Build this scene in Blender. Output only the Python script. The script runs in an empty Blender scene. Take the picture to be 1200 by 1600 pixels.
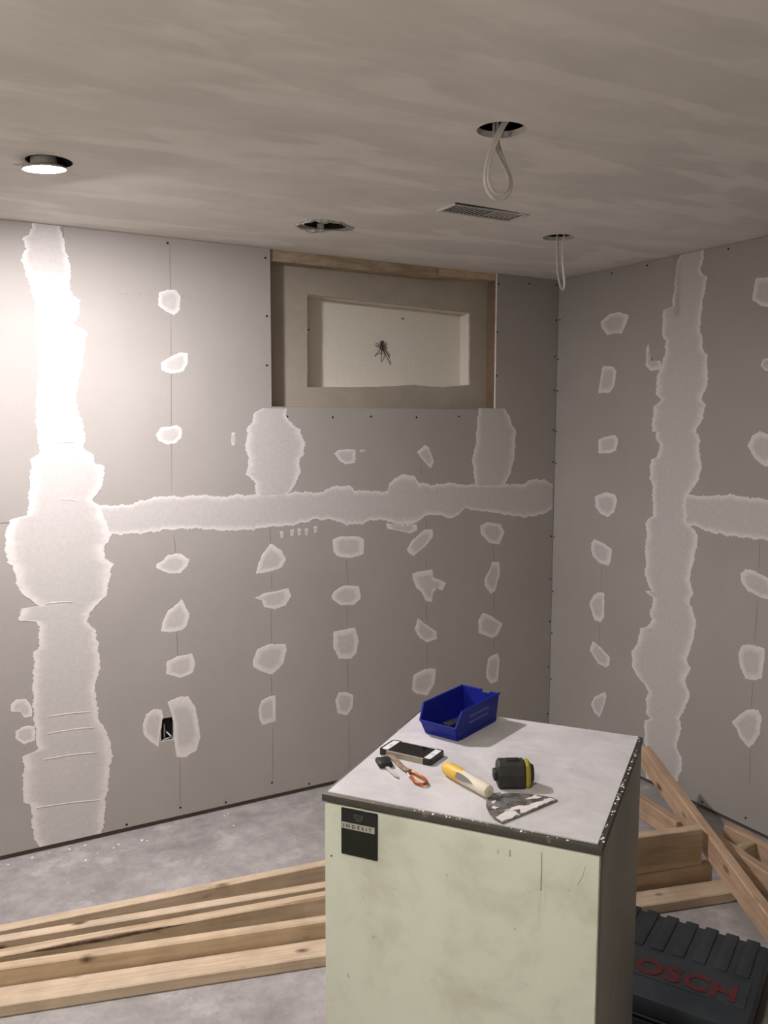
import bpy, bmesh, math, random
from mathutils import Vector, Matrix
from mathutils.geometry import tessellate_polygon

random.seed(11)
scene = bpy.context.scene
COL = scene.collection
PI = math.pi

# ------------------------------------------------------------------ camera
CAM_POS = Vector((-3.03766, -3.50793, 1.70008))
YAW, PITCH, ROLL, FOCAL_PX = 0.517980, -0.102811, 0.002584, 1343.04
cam_data = bpy.data.cameras.new('camera')
cam = bpy.data.objects.new('camera', cam_data)
COL.objects.link(cam)
_f = Vector((math.sin(YAW) * math.cos(PITCH), math.cos(YAW) * math.cos(PITCH), math.sin(PITCH)))
_r = Vector((math.cos(YAW), -math.sin(YAW), 0))
_u = _r.cross(_f)
_r2 = _r * math.cos(ROLL) + _u * math.sin(ROLL)
_u2 = _u * math.cos(ROLL) - _r * math.sin(ROLL)
_m = Matrix((_r2, _u2, -_f)).transposed().to_4x4()
_m.translation = CAM_POS
cam.matrix_world = _m
cam_data.sensor_fit = 'VERTICAL'
cam_data.sensor_height = 36.0
cam_data.lens = 36.0 * FOCAL_PX / 1600.0
cam_data.clip_start = 0.02
cam_data.clip_end = 60
scene.camera = cam

# ------------------------------------------------------------------ world, exposure, lamp strength
world = bpy.data.worlds.new('basement_air')
scene.world = world
world.use_nodes = True
world.node_tree.nodes['Background'].inputs[0].default_value = (0.0, 0.0, 0.0, 1)
world.node_tree.nodes['Background'].inputs[1].default_value = 0.0
scene.view_settings.view_transform = 'Standard'
scene.view_settings.look = 'None'
scene.view_settings.gamma = 1.0
scene.view_settings.use_curve_mapping = False
scene.view_settings.exposure = 0.44
LAMP_MAIN = 1060.0        # emission of the lit lens by the long wall
LAMP_REAR = 560.0        # emission of the lens above the viewer
FILL = 530.0             # emission of the unseen lamp added to brighten the ceiling
LAMP_COL = (1.0, 0.945, 0.985)
REAR_COL = (1.0, 0.955, 0.88)
FILL_COL = (1.0, 0.92, 0.82)

# ------------------------------------------------------------------ wall measurements (millimetres)
SEAM_L_LEFT = [(-2547,2436),(-2561,2395),(-2583,2376),(-2576,2342),(-2592,2292),(-2579,2263),(-2564,2203),(-2549,2151),(-2550,2063),(-2548,1965),(-2548,1884),(-2558,1785),(-2561,1703),(-2557,1631),(-2553,1580),(-2584,1562),(-2590,1494),(-2597,1421),(-2604,1348),(-2668,1335),(-2686,1279),(-2688,1224),(-2683,1169),(-2663,1158),(-2656,1102),(-2641,1049),(-2595,1012),(-2579,991),(-2644,988),(-2648,942),(-2590,933),(-2578,896),(-2585,821),(-2603,814),(-2603,747),(-2611,710),(-2611,633),(-2612,556),(-2606,487),(-2604,418),(-2657,404),(-2655,351),(-2660,313),(-2664,216),(-2634,204),(-2633,120),(-2630,70),(-2610,17)]
SEAM_L_RIGHT = [(-2450,2442),(-2435,2364),(-2424,2312),(-2413,2291),(-2420,2259),(-2422,2223),(-2415,2183),(-2385,2167),(-2391,2117),(-2410,2075),(-2379,2059),(-2365,2041),(-2377,1990),(-2384,1926),(-2404,1852),(-2415,1778),(-2399,1722),(-2383,1657),(-2390,1601),(-2359,1573),(-2351,1539),(-2314,1534),(-2321,1458),(-2364,1393),(-2342,1378),(-2295,1250),(-2324,1208),(-2325,1160),(-2286,1132),(-2303,1109),(-2309,1061),(-2325,1004),(-2363,973),(-2392,942),(-2398,904),(-2367,871),(-2363,831),(-2358,772),(-2355,712),(-2373,674),(-2379,616),(-2371,575),(-2369,504),(-2337,448),(-2323,385),(-2318,343),(-2332,285),(-2339,215),(-2350,166),(-2357,85),(-2369,26)]
SEAM_H_TOP = [(-2441,1387),(-2342,1373),(-2286,1370),(-2220,1372),(-2172,1385),(-2123,1397),(-2063,1400),(-2003,1395),(-1911,1399),(-1838,1386),(-1773,1394),(-1766,1395),(-1692,1387),(-1673,1398),(-1539,1393),(-1460,1396),(-1359,1386),(-1339,1404),(-1297,1415),(-1214,1412),(-1200,1392),(-1018,1379),(-1011,1414),(-981,1443),(-921,1460),(-868,1443),(-845,1416),(-767,1403),(-639,1410),(-606,1398),(-507,1395),(-319,1391),(-196,1389),(-169,1409),(-69,1409),(-13,1381)]
SEAM_H_BOT = [(-2446,1262),(-2280,1254),(-2166,1252),(-2067,1261),(-1965,1260),(-1829,1242),(-1768,1239),(-1694,1238),(-1618,1246),(-1514,1246),(-1434,1257),(-1401,1270),(-1367,1265),(-1298,1259),(-1242,1233),(-1157,1232),(-1113,1249),(-1025,1244),(-981,1222),(-905,1214),(-843,1228),(-812,1257),(-718,1252),(-653,1231),(-604,1256),(-572,1281),(-505,1264),(-403,1252),(-298,1230),(-191,1214),(-82,1222),(-9,1248)]
SILL_A_LEFT = [(-1643,1762),(-1687,1738),(-1694,1692),(-1712,1686),(-1720,1622),(-1726,1581),(-1708,1552),(-1722,1482),(-1685,1445),(-1677,1392)]
SILL_A_RIGHT = [(-1531,1763),(-1536,1733),(-1523,1716),(-1491,1680),(-1464,1674),(-1458,1638),(-1443,1608),(-1452,1559),(-1472,1542),(-1466,1487),(-1486,1439),(-1513,1404),(-1532,1386)]
SILL_B_LEFT = [(-500,1763),(-511,1653),(-511,1599),(-534,1531),(-525,1463),(-514,1395)]
SILL_B_RIGHT = [(-336,1776),(-310,1742),(-291,1700),(-264,1666),(-270,1527),(-294,1444),(-328,1389)]
SEAM_R_LEFT = [(-799,2439),(-779,2413),(-771,2358),(-765,2278),(-757,2216),(-709,2210),(-706,2146),(-711,2083),(-732,2073),(-724,2004),(-710,1963),(-695,1934),(-685,1906),(-683,1834),(-717,1810),(-674,1779),(-666,1703),(-666,1668),(-690,1664),(-698,1626),(-715,1610),(-714,1576),(-696,1545),(-665,1540),(-664,1445),(-678,1437),(-690,1308),(-691,1277),(-650,1254),(-658,1178),(-647,1123),(-660,1037),(-650,1000),(-650,920),(-696,926),(-714,895),(-694,830),(-702,787),(-681,751),(-635,737),(-626,672),(-587,608),(-596,537),(-627,499),(-676,476),(-701,437),(-688,406),(-694,335),(-723,324),(-683,300),(-686,242),(-702,17)]
SEAM_R_RIGHT = [(-921,2437),(-917,2384),(-909,2346),(-944,2318),(-929,2234),(-922,2180),(-916,2110),(-932,2069),(-934,2029),(-961,1988),(-971,1877),(-940,1807),(-961,1783),(-954,1727),(-917,1671),(-942,1631),(-937,1582),(-957,1526),(-943,1461),(-905,1409),(-876,1374),(-886,1266),(-934,1234),(-953,1212),(-947,1170),(-931,1093),(-913,1024),(-937,961),(-919,907),(-941,878),(-958,839),(-956,780),(-939,717),(-916,652),(-938,615),(-910,548),(-944,505),(-926,449),(-892,378),(-900,319),(-882,261),(-883,226),(-914,184),(-909,138),(-890,79)]
SEAM_RH_TOP = [(-801,1395),(-875,1392),(-966,1389),(-1053,1400),(-1109,1408),(-1182,1402),(-1278,1401)]
SEAM_RH_BOT = [(-807,1264),(-881,1260),(-953,1253),(-1003,1238),(-1100,1233),(-1209,1234),(-1287,1237)]
SCREWS_B = [(-2041,2417),(-1622,2399),(-1619,2156),(-1621,1947),(-1528,1728),(-1306,1727),(-1108,1731),(-861,1729),(-617,1734),(-13,2415),(-12,2236),(-15,2049),(-14,1874),(-12,1667),(-12,1499),(-11,1315),(-13,1103),(-11,871),(-9,640),(-10,390),(-3,128),(-387,2389),(-194,2407),(-391,2154),(-390,1939),(-2041,56),(-1838,22),(-2269,10),(-1619,78),(-1435,24)]
SCREWS_R = [(-380,2419),(-603,2421),(-1045,2420),(-16,2236),(-8,2036),(-9,1871),(-6,1660),(-2,1492),(0,1099),(-5,805),(-8,578),(-11,324),(-1031,15),(-1254,54)]
LINES_B = [((-2033,2191),(-2033,2418)),((-2034,2140),(-2048,1412)),((-2042,1239),(-2036,1144)),((-2040,832),(-2037,708)),((-2039,275),(-2041,62)),((-1615,1241),(-1613,1170)),((-1611,1041),(-1609,969)),((-1613,883),(-1615,715)),((-1617,577),(-1615,474)),((-1613,349),(-1616,80)),((-1239,1079),(-1229,949)),((-1236,858),(-1233,736)),((-1234,599),(-1230,438)),((-1227,325),(-1224,36)),((-837,1497),(-833,1444)),((-802,1241),(-801,1178)),((-800,1052),(-800,988)),((-798,829),(-794,716)),((-793,620),(-788,489)),((-394,1087),(-388,988)),((-385,837),(-383,737)),((-381,635),(-379,516))]
LINES_R = [((-368,1003),(-369,874)),((-367,701),(-366,603)),((-1258,1230),(-1261,1112)),((-1262,993),(-1257,805)),((-1257,643),(-1256,534)),((-1260,357),(-1265,193))]
STAMPS = [((-2233,2204),(-2082,2210)),((-1991,2212),(-1892,2206)),((-1973,888),(-1691,888)),((-613,898),(-455,891)),((-345,887),(-270,887))]
CREASES = [((-2559,547),(-2396,541)),((-2583,377),(-2382,368)),((-2617,186),(-2374,166)),((-2552,998),(-2454,995)),((-2562,479),(-2388,473)),((-2487,1621),(-2425,1622)),((-2490,1403),(-2419,1393))]
PATCHES = [
    ('b',[(-2078,2222),(-2054,2232),(-2010,2235),(-1993,2210),(-1997,2157),(-2022,2133),(-2056,2148),(-2086,2170),(-2084,2198)]),
    ('b',[(-2080,1941),(-2050,1962),(-2000,1986),(-1968,1984),(-1968,1941),(-1992,1906),(-2042,1899),(-2076,1910)]),
    ('b',[(-2107,1651),(-2086,1680),(-2017,1689),(-1999,1676),(-2000,1641),(-2024,1617),(-2059,1609),(-2097,1627)]),
    ('b',[(-1785,1660),(-1769,1660),(-1772,1604),(-1786,1602)]),
    ('b',[(-2120,1119),(-2090,1132),(-2069,1155),(-2019,1157),(-1978,1128),(-1989,1099),(-2020,1073),(-2061,1074),(-2091,1087),(-2118,1104)]),
    ('b',[(-2107,835),(-2096,880),(-2075,918),(-2034,944),(-2016,965),(-1983,898),(-1995,848),(-2016,829),(-2067,827)]),
    ('b',[(-2089,651),(-2085,704),(-2039,719),(-1976,724),(-1962,677),(-1978,637),(-2030,624),(-2061,639)]),
    ('b',[(-2191,453),(-2175,492),(-2145,509),(-2110,501),(-2106,469),(-2119,409),(-2129,340),(-2154,363),(-2188,401)]),
    ('b',[(-2087,531),(-2042,544),(-1996,540),(-1966,488),(-1956,423),(-1947,357),(-1964,296),(-2012,273),(-2053,283),(-2061,357),(-2060,420),(-2069,473)]),
    ('b',[(-2692,617),(-2670,633),(-2635,632),(-2617,595),(-2618,557),(-2647,557),(-2659,583),(-2693,591)]),
    ('b',[(-2679,510),(-2648,524),(-2609,517),(-2611,459),(-2651,452),(-2680,481)]),
    ('b',[(-1651,1127),(-1612,1173),(-1561,1139),(-1539,1095),(-1562,1060),(-1620,1046),(-1684,1042),(-1671,1087)]),
    ('b',[(-1692,937),(-1666,941),(-1653,952),(-1582,957),(-1530,965),(-1517,926),(-1544,886),(-1596,875),(-1648,890),(-1658,922)]),
    ('b',[(-1702,658),(-1682,704),(-1624,721),(-1546,711),(-1542,680),(-1560,619),(-1613,579),(-1664,603),(-1702,627)]),
    ('b',[(-1679,425),(-1666,467),(-1627,482),(-1597,481),(-1598,361),(-1661,355),(-1677,387)]),
    ('b',[(-1309,1171),(-1270,1182),(-1171,1175),(-1145,1161),(-1148,1090),(-1214,1076),(-1285,1088),(-1306,1115)]),
    ('b',[(-1316,906),(-1299,930),(-1250,951),(-1171,941),(-1163,878),(-1200,854),(-1271,861),(-1311,891)]),
    ('b',[(-1307,739),(-1243,742),(-1193,745),(-1174,684),(-1186,620),(-1215,598),(-1279,606),(-1307,662)]),
    ('b',[(-1297,413),(-1280,444),(-1230,440),(-1201,418),(-1208,359),(-1237,327),(-1287,346)]),
    ('b',[(-1300,1563),(-1276,1579),(-1227,1581),(-1189,1578),(-1191,1518),(-1242,1513),(-1269,1526)]),
    ('b',[(-858,1563),(-815,1595),(-792,1588),(-760,1515),(-780,1483),(-815,1517)]),
    ('b',[(-1168,1577),(-1143,1580),(-1140,1570),(-1164,1567)]),
    ('b',[(-912,1093),(-881,1137),(-812,1186),(-765,1187),(-761,1149),(-811,1099),(-873,1061),(-901,1079)]),
    ('b',[(-880,977),(-810,985),(-763,985),(-759,947),(-681,913),(-705,874),(-738,890),(-761,865),(-764,825),(-801,831),(-825,878),(-856,902),(-875,944)]),
    ('b',[(-863,700),(-847,752),(-808,720),(-735,671),(-735,632),(-791,623),(-839,656)]),
    ('b',[(-876,415),(-869,469),(-806,490),(-738,484),(-744,409),(-788,353),(-852,372),(-876,394)]),
    ('b',[(-478,1187),(-436,1203),(-350,1187),(-323,1143),(-356,1082),(-417,1093),(-474,1145)]),
    ('b',[(-448,906),(-406,973),(-402,996),(-355,990),(-348,939),(-378,843),(-404,831),(-444,877)]),
    ('b',[(-482,697),(-454,737),(-393,709),(-325,665),(-356,611),(-390,594),(-477,633)]),
    ('b',[(-427,419),(-415,496),(-354,510),(-342,465),(-351,364),(-395,353),(-425,389)]),
    ('b',[(-1028,1231),(-1018,1202),(-950,1188),(-889,1171),(-851,1188),(-855,1215),(-950,1214)]),
    ('r',[(-312,2197),(-371,2227),(-427,2232),(-500,2209),(-484,2167),(-456,2126),(-406,2135),(-363,2127),(-323,2165)]),
    ('r',[(-337,1982),(-407,1976),(-430,1952),(-417,1881),(-387,1851),(-310,1851),(-321,1912)]),
    ('r',[(-322,1624),(-395,1643),(-433,1648),(-456,1626),(-442,1572),(-399,1557),(-324,1555)]),
    ('r',[(-1172,2227),(-1183,2284),(-1264,2276),(-1317,2208),(-1279,2152),(-1211,2171),(-1173,2197)]),
    ('r',[(-1225,1934),(-1235,1959),(-1289,1963),(-1292,1908),(-1242,1915)]),
    ('r',[(-1180,1612),(-1200,1654),(-1238,1672),(-1315,1645),(-1328,1572),(-1271,1528),(-1218,1560)]),
    ('r',[(-615,1968),(-615,2045),(-627,2069),(-636,2009),(-648,1975),(-703,1984),(-711,1946),(-644,1943)]),
    ('r',[(-307,1340),(-381,1366),(-445,1359),(-461,1333),(-459,1319),(-442,1272),(-399,1242),(-347,1258),(-313,1288)]),
    ('r',[(-293,1102),(-313,1123),(-365,1115),(-437,1089),(-430,1031),(-415,1005),(-357,1006),(-309,1033),(-291,1064)]),
    ('r',[(-288,790),(-317,838),(-349,860),(-392,864),(-396,744),(-375,713),(-329,711)]),
    ('r',[(-301,550),(-322,604),(-373,586),(-446,547),(-439,507),(-416,490),(-364,498)]),
    ('r',[(-319,271),(-344,318),(-415,364),(-429,347),(-412,289),(-385,221),(-347,240)]),
    ('r',[(-1172,1080),(-1198,1106),(-1243,1103),(-1330,1075),(-1343,1001),(-1292,996),(-1212,1016),(-1183,1043)]),
    ('r',[(-1181,741),(-1197,781),(-1241,796),(-1307,794),(-1305,731),(-1297,667),(-1258,649),(-1223,646),(-1193,688)]),
    ('r',[(-1164,441),(-1203,489),(-1238,520),(-1291,532),(-1306,505),(-1301,432),(-1273,379),(-1251,360),(-1209,386),(-1189,420)]),
]

H = 2.44
NX0, NX1, NZ0, NZ1 = -1.6, -0.397, 1.772, 2.432     # recess in the long wall
JOINT_Z = 1.322
ROOM_X, ROOM_Y = -5.3, -5.8

# ================================================================== mesh helpers
class MB:
    def __init__(s):
        s.v = []; s.f = []; s.mi = []; s.at = []
    def add(s, vs, fs, mi=0, at=0.0):
        o = len(s.v)
        s.v += [tuple(p) for p in vs]
        s.at += (list(at) if isinstance(at, (list, tuple)) else [at] * len(vs))
        s.f += [tuple(i + o for i in f) for f in fs]
        s.mi += [mi] * len(fs)
        return s
    def box(s, a, b, mi=0, M=None):
        (x0, y0, z0), (x1, y1, z1) = a, b
        vs = [(x0,y0,z0),(x1,y0,z0),(x1,y1,z0),(x0,y1,z0),(x0,y0,z1),(x1,y0,z1),(x1,y1,z1),(x0,y1,z1)]
        if M is not None: vs = [M @ Vector(p) for p in vs]
        return s.add(vs, [(0,3,2,1),(4,5,6,7),(0,1,5,4),(1,2,6,5),(2,3,7,6),(3,0,4,7)], mi)
    def rbox(s, a, b, c=0.003, mi=0, M=None):
        """box with chamfered edges"""
        lo = Vector(a); hi = Vector(b)
        bm = bmesh.new()
        bmesh.ops.create_cube(bm, size=1.0)
        for v in bm.verts:
            v.co = Vector([(lo[i] + hi[i]) / 2 + v.co[i] * (hi[i] - lo[i]) for i in range(3)])
        bmesh.ops.bevel(bm, geom=list(bm.edges), offset=c, segments=2, affect='EDGES', profile=0.5)
        s.add_bm(bm, mi, M); return s
    def add_bm(s, bm, mi=0, M=None):
        bm.verts.index_update()
        vs = [(M @ v.co) if M is not None else v.co.copy() for v in bm.verts]
        fs = [[v.index for v in f.verts] for f in bm.faces]
        s.add(vs, fs, mi); bm.free()
    def prism(s, poly, z0, z1, mi=0, M=None):
        n = len(poly)
        vs = [Vector((x, y, z0)) for x, y in poly] + [Vector((x, y, z1)) for x, y in poly]
        if M is not None: vs = [M @ p for p in vs]
        tri = tessellate_polygon([[Vector((x, y, 0)) for x, y in poly]])
        fs = [tuple(t) for t in tri] + [tuple(i + n for i in t) for t in tri]
        fs += [(i, (i + 1) % n, (i + 1) % n + n, i + n) for i in range(n)]
        return s.add(vs, fs, mi)
    def tube(s, path, r, n=10, mi=0, flat=1.0, closed=False, side=None, caps=True):
        P = [Vector(p) for p in path]; m = len(P)
        R = r if isinstance(r, (list, tuple)) else [r] * m
        vs = []; prev = None
        for i, p in enumerate(P):
            if closed: t = P[(i + 1) % m] - P[i - 1]
            else: t = P[min(i + 1, m - 1)] - P[max(i - 1, 0)]
            t.normalize()
            ref = side if side is not None else (prev if prev is not None else (Vector((0, 0, 1)) if abs(t.z) < 0.9 else Vector((1, 0, 0))))
            a = (Vector(ref) - t * t.dot(Vector(ref))).normalized()
            prev = a; b = t.cross(a)
            for k in range(n):
                g = 2 * PI * k / n
                vs.append(p + a * (math.cos(g) * R[i]) + b * (math.sin(g) * R[i] * flat))
        fs = []
        for i in range(m if closed else m - 1):
            j = (i + 1) % m
            for k in range(n):
                l = (k + 1) % n
                fs.append((i * n + k, i * n + l, j * n + l, j * n + k))
        if caps and not closed:
            fs.append(tuple(range(n))[::-1]); fs.append(tuple((m - 1) * n + k for k in range(n)))
        return s.add(vs, fs, mi)
    def lathe(s, prof, n=24, mi=0, M=None, cap=True):
        vs = []
        for r, z in prof:
            for k in range(n):
                g = 2 * PI * k / n
                vs.append(Vector((r * math.cos(g), r * math.sin(g), z)))
        if M is not None: vs = [M @ p for p in vs]
        fs = []
        for i in range(len(prof) - 1):
            for k in range(n):
                l = (k + 1) % n
                fs.append((i * n + k, i * n + l, (i + 1) * n + l, (i + 1) * n + k))
        if cap:
            fs.append(tuple(range(n))[::-1]); fs.append(tuple((len(prof) - 1) * n + k for k in range(n)))
        return s.add(vs, fs, mi)
    def mesh(s, name, mats, smooth=False):
        me = bpy.data.meshes.new(name)
        me.from_pydata(s.v, [], s.f)
        for m in (mats if isinstance(mats, (list, tuple)) else [mats]): me.materials.append(m)
        me.polygons.foreach_set('material_index', s.mi)
        if any(a != 0.0 for a in s.at):
            at = me.attributes.new('core', 'FLOAT', 'POINT'); at.data.foreach_set('value', s.at)
        bm = bmesh.new(); bm.from_mesh(me)
        bmesh.ops.recalc_face_normals(bm, faces=bm.faces); bm.to_mesh(me); bm.free()
        if smooth:
            me.polygons.foreach_set('use_smooth', [True] * len(me.polygons))
            me.set_sharp_from_angle(angle=math.radians(42))
        me.update()
        return me
    def build(s, name, mats, parent=None, smooth=False):
        return link(name, s.mesh(name, mats, smooth), parent)

def link(name, me, parent=None):
    o = bpy.data.objects.new(name, me); COL.objects.link(o)
    if parent is not None: o.parent = parent
    return o
def tag(o, label=None, cat=None, group=None, kind=None):
    if label: o['label'] = label
    if cat: o['category'] = cat
    if group: o['group'] = group
    if kind: o['kind'] = kind
    return o
def thing(name, label, cat, loc=(0, 0, 0), rz=0.0, group=None):
    o = bpy.data.objects.new(name, None); COL.objects.link(o)
    o.empty_display_size = 0.05
    o.location = loc; o.rotation_euler = (0, 0, rz)
    return tag(o, label, cat, group)
def text_mesh(txt, size, depth, mat, M, name, parent, spacing=1.0, bold=0.0, sx=1.0):
    cu = bpy.data.curves.new(name + '_curve', 'FONT')
    cu.body = txt; cu.size = size; cu.extrude = depth; cu.offset = bold; cu.space_character = spacing
    cu.align_x = 'LEFT'; cu.align_y = 'BOTTOM_BASELINE'; cu.resolution_u = 3
    tmp = bpy.data.objects.new(name + '_tmp', cu); COL.objects.link(tmp)
    bpy.context.view_layer.update()
    me = bpy.data.meshes.new_from_object(tmp.evaluated_get(bpy.context.evaluated_depsgraph_get()))
    bpy.data.objects.remove(tmp); bpy.data.curves.remove(cu)
    me.name = name
    for v in me.vertices: v.co = M @ Vector((v.co.x * sx, v.co.y, v.co.z))
    me.materials.clear(); me.materials.append(mat)
    return link(name, me, parent), me

# ================================================================== materials
def new_mat(name):
    m = bpy.data.materials.new(name); m.use_nodes = True
    nt = m.node_tree
    return m, nt, nt.nodes['Principled BSDF']
def N(nt, typ, **kw):
    n = nt.nodes.new(typ)
    for k, v in kw.items():
        if k.startswith('i_'):
            key = k[2:].replace('_', ' ')
            n.inputs[key].default_value = v
        else: setattr(n, k, v)
    return n
def ramp(nt, stops):
    n = nt.nodes.new('ShaderNodeValToRGB')
    el = n.color_ramp.elements
    while len(el) < len(stops): el.new(0.5)
    for e, (p, c) in zip(el, stops):
        e.position = p; e.color = (c[0], c[1], c[2], 1) if isinstance(c, (tuple, list)) else (c, c, c, 1)
    return n
def mixc(nt, fac, a, b, mode='MIX'):
    n = nt.nodes.new('ShaderNodeMix'); n.data_type = 'RGBA'; n.blend_type = mode
    for sock, val in ((n.inputs[0], fac), (n.inputs[6], a), (n.inputs[7], b)):
        if hasattr(val, 'is_output'): nt.links.new(val, sock)
        elif isinstance(val, (tuple, list)): sock.default_value = (*val[:3], 1)
        else: sock.default_value = val
    return n.outputs[2]
def coords(nt, kind='Object', scale=(1, 1, 1), rot=(0, 0, 0)):
    tc = N(nt, 'ShaderNodeTexCoord'); mp = N(nt, 'ShaderNodeMapping')
    mp.inputs['Scale'].default_value = scale; mp.inputs['Rotation'].default_value = rot
    nt.links.new(tc.outputs[kind], mp.inputs['Vector'])
    return mp.outputs[0]
def noise(nt, vec, scale, detail=4.0, rough=0.55, dist=0.0):
    n = N(nt, 'ShaderNodeTexNoise')
    n.inputs['Scale'].default_value = scale; n.inputs['Detail'].default_value = detail
    n.inputs['Roughness'].default_value = rough; n.inputs['Distortion'].default_value = dist
    nt.links.new(vec, n.inputs['Vector'])
    return n.outputs['Fac']
def bump(nt, bsdf, h, strength, dist=0.002):
    b = N(nt, 'ShaderNodeBump'); b.inputs['Strength'].default_value = strength; b.inputs['Distance'].default_value = dist
    nt.links.new(h, b.inputs['Height']); nt.links.new(b.outputs[0], bsdf.inputs['Normal'])
def plain(name, col, rough=0.5, metal=0.0, var=0.10, scale=40.0, spec=0.5):
    """a single-colour material with a little procedural unevenness"""
    m, nt, b = new_mat(name)
    f = noise(nt, coords(nt), scale, 3)
    r = ramp(nt, [(0.3, tuple(c * (1 - var) for c in col)), (0.7, tuple(min(1, c * (1 + var)) for c in col))])
    nt.links.new(f, r.inputs[0]); nt.links.new(r.outputs[0], b.inputs['Base Color'])
    b.inputs['Roughness'].default_value = rough; b.inputs['Metallic'].default_value = metal
    b.inputs['Specular IOR Level'].default_value = spec
    return m

def mat_drywall():
    m, nt, b = new_mat('drywall_paper'); v = coords(nt)
    big = ramp(nt, [(0.35, (0.368, 0.344, 0.315)), (0.68, (0.402, 0.377, 0.347))])
    nt.links.new(noise(nt, v, 1.7, 4, 0.6), big.inputs[0])
    fine = noise(nt, v, 260, 2, 0.6)
    fr = ramp(nt, [(0.3, 0.93), (0.7, 1.05)]); nt.links.new(fine, fr.inputs[0])
    nt.links.new(mixc(nt, 1.0, big.outputs[0], fr.outputs[0], 'MULTIPLY'), b.inputs['Base Color'])
    b.inputs['Roughness'].default_value = 0.85; b.inputs['Specular IOR Level'].default_value = 0.25
    bump(nt, b, fine, 0.12, 0.0006)
    return m
def mat_compound():
    m, nt, b = new_mat('joint_compound'); v = coords(nt)
    at = N(nt, 'ShaderNodeAttribute', attribute_name='core')
    wob = noise(nt, v, 16, 4, 0.6)
    ad = N(nt, 'ShaderNodeMath', operation='MULTIPLY_ADD'); ad.inputs[1].default_value = 0.55
    nt.links.new(wob, ad.inputs[0]); nt.links.new(at.outputs['Fac'], ad.inputs[2])
    r = ramp(nt, [(0.30, (0.73, 0.70, 0.67)), (0.68, (0.605, 0.577, 0.548)), (1.0, (0.55, 0.524, 0.50))])
    nt.links.new(ad.outputs[0], r.inputs[0])
    sp = ramp(nt, [(0.30, 0.93), (0.65, 1.03)]); nt.links.new(noise(nt, v, 60, 5, 0.65), sp.inputs[0])
    nt.links.new(mixc(nt, 1.0, r.outputs[0], sp.outputs[0], 'MULTIPLY'), b.inputs['Base Color'])
    b.inputs['Roughness'].default_value = 0.9; b.inputs['Specular IOR Level'].default_value = 0.2
    bump(nt, b, noise(nt, v, 45, 5, 0.6), 0.15, 0.001)
    return m
def mat_ceiling():
    m, nt, b = new_mat('skim_coated_ceiling')
    # broad trowel strokes: three stretched noise layers at slightly different angles
    v1 = coords(nt, scale=(0.8, 2.6, 1), rot=(0, 0, math.radians(20)))
    v2 = coords(nt, scale=(1.3, 4.2, 1), rot=(0, 0, math.radians(48)))
    v3 = coords(nt)
    a = ramp(nt, [(0.47, 0.0), (0.60, 1.0)]); nt.links.new(noise(nt, v1, 1.25, 5, 0.62, 1.1), a.inputs[0])
    c = ramp(nt, [(0.52, 0.0), (0.60, 1.0)]); nt.links.new(noise(nt, v2, 1.7, 3, 0.5, 0.3), c.inputs[0])
    col = mixc(nt, a.outputs[0], (0.715, 0.684, 0.634), (0.775, 0.744, 0.694))
    col = mixc(nt, c.outputs[0], col, (0.815, 0.784, 0.734))
    d = ramp(nt, [(0.3, 0.94), (0.7, 1.05)]); nt.links.new(noise(nt, v3, 3.2, 5, 0.65), d.inputs[0])
    nt.links.new(mixc(nt, 1.0, col, d.outputs[0], 'MULTIPLY'), b.inputs['Base Color'])
    b.inputs['Roughness'].default_value = 0.9; b.inputs['Specular IOR Level'].default_value = 0.2
    bump(nt, b, noise(nt, v3, 28, 5, 0.65), 0.22, 0.0015)
    return m
def mat_concrete():
    m, nt, b = new_mat('dusty_concrete'); v = coords(nt)
    r = ramp(nt, [(0.28, (0.245, 0.23, 0.22)), (0.48, (0.345, 0.324, 0.312)), (0.72, (0.425, 0.40, 0.388))])
    nt.links.new(noise(nt, v, 2.6, 7, 0.62, 0.4), r.inputs[0])
    r2 = ramp(nt, [(0.35, 0.80), (0.62, 1.08)]); nt.links.new(noise(nt, v, 11, 6, 0.7), r2.inputs[0])
    sp = ramp(nt, [(0.64, 0.0), (0.70, 1.0)]); nt.links.new(noise(nt, v, 55, 3, 0.5), sp.inputs[0])
    col = mixc(nt, 1.0, r.outputs[0], r2.outputs[0], 'MULTIPLY')
    dust = ramp(nt, [(0.55, 0.0), (0.7, 0.8)]); nt.links.new(noise(nt, v, 4.5, 6, 0.7), dust.inputs[0])
    col = mixc(nt, dust.outputs[0], col, (0.51, 0.488, 0.475))
    mul = N(nt, 'ShaderNodeMath', operation='MULTIPLY'); mul.inputs[1].default_value = 0.35
    nt.links.new(sp.outputs[0], mul.inputs[0])
    nt.links.new(mixc(nt, mul.outputs[0], col, (0.20, 0.19, 0.19)), b.inputs['Base Color'])
    b.inputs['Roughness'].default_value = 0.88
    bump(nt, b, noise(nt, v, 60, 6, 0.7), 0.35, 0.002)
    return m
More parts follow.
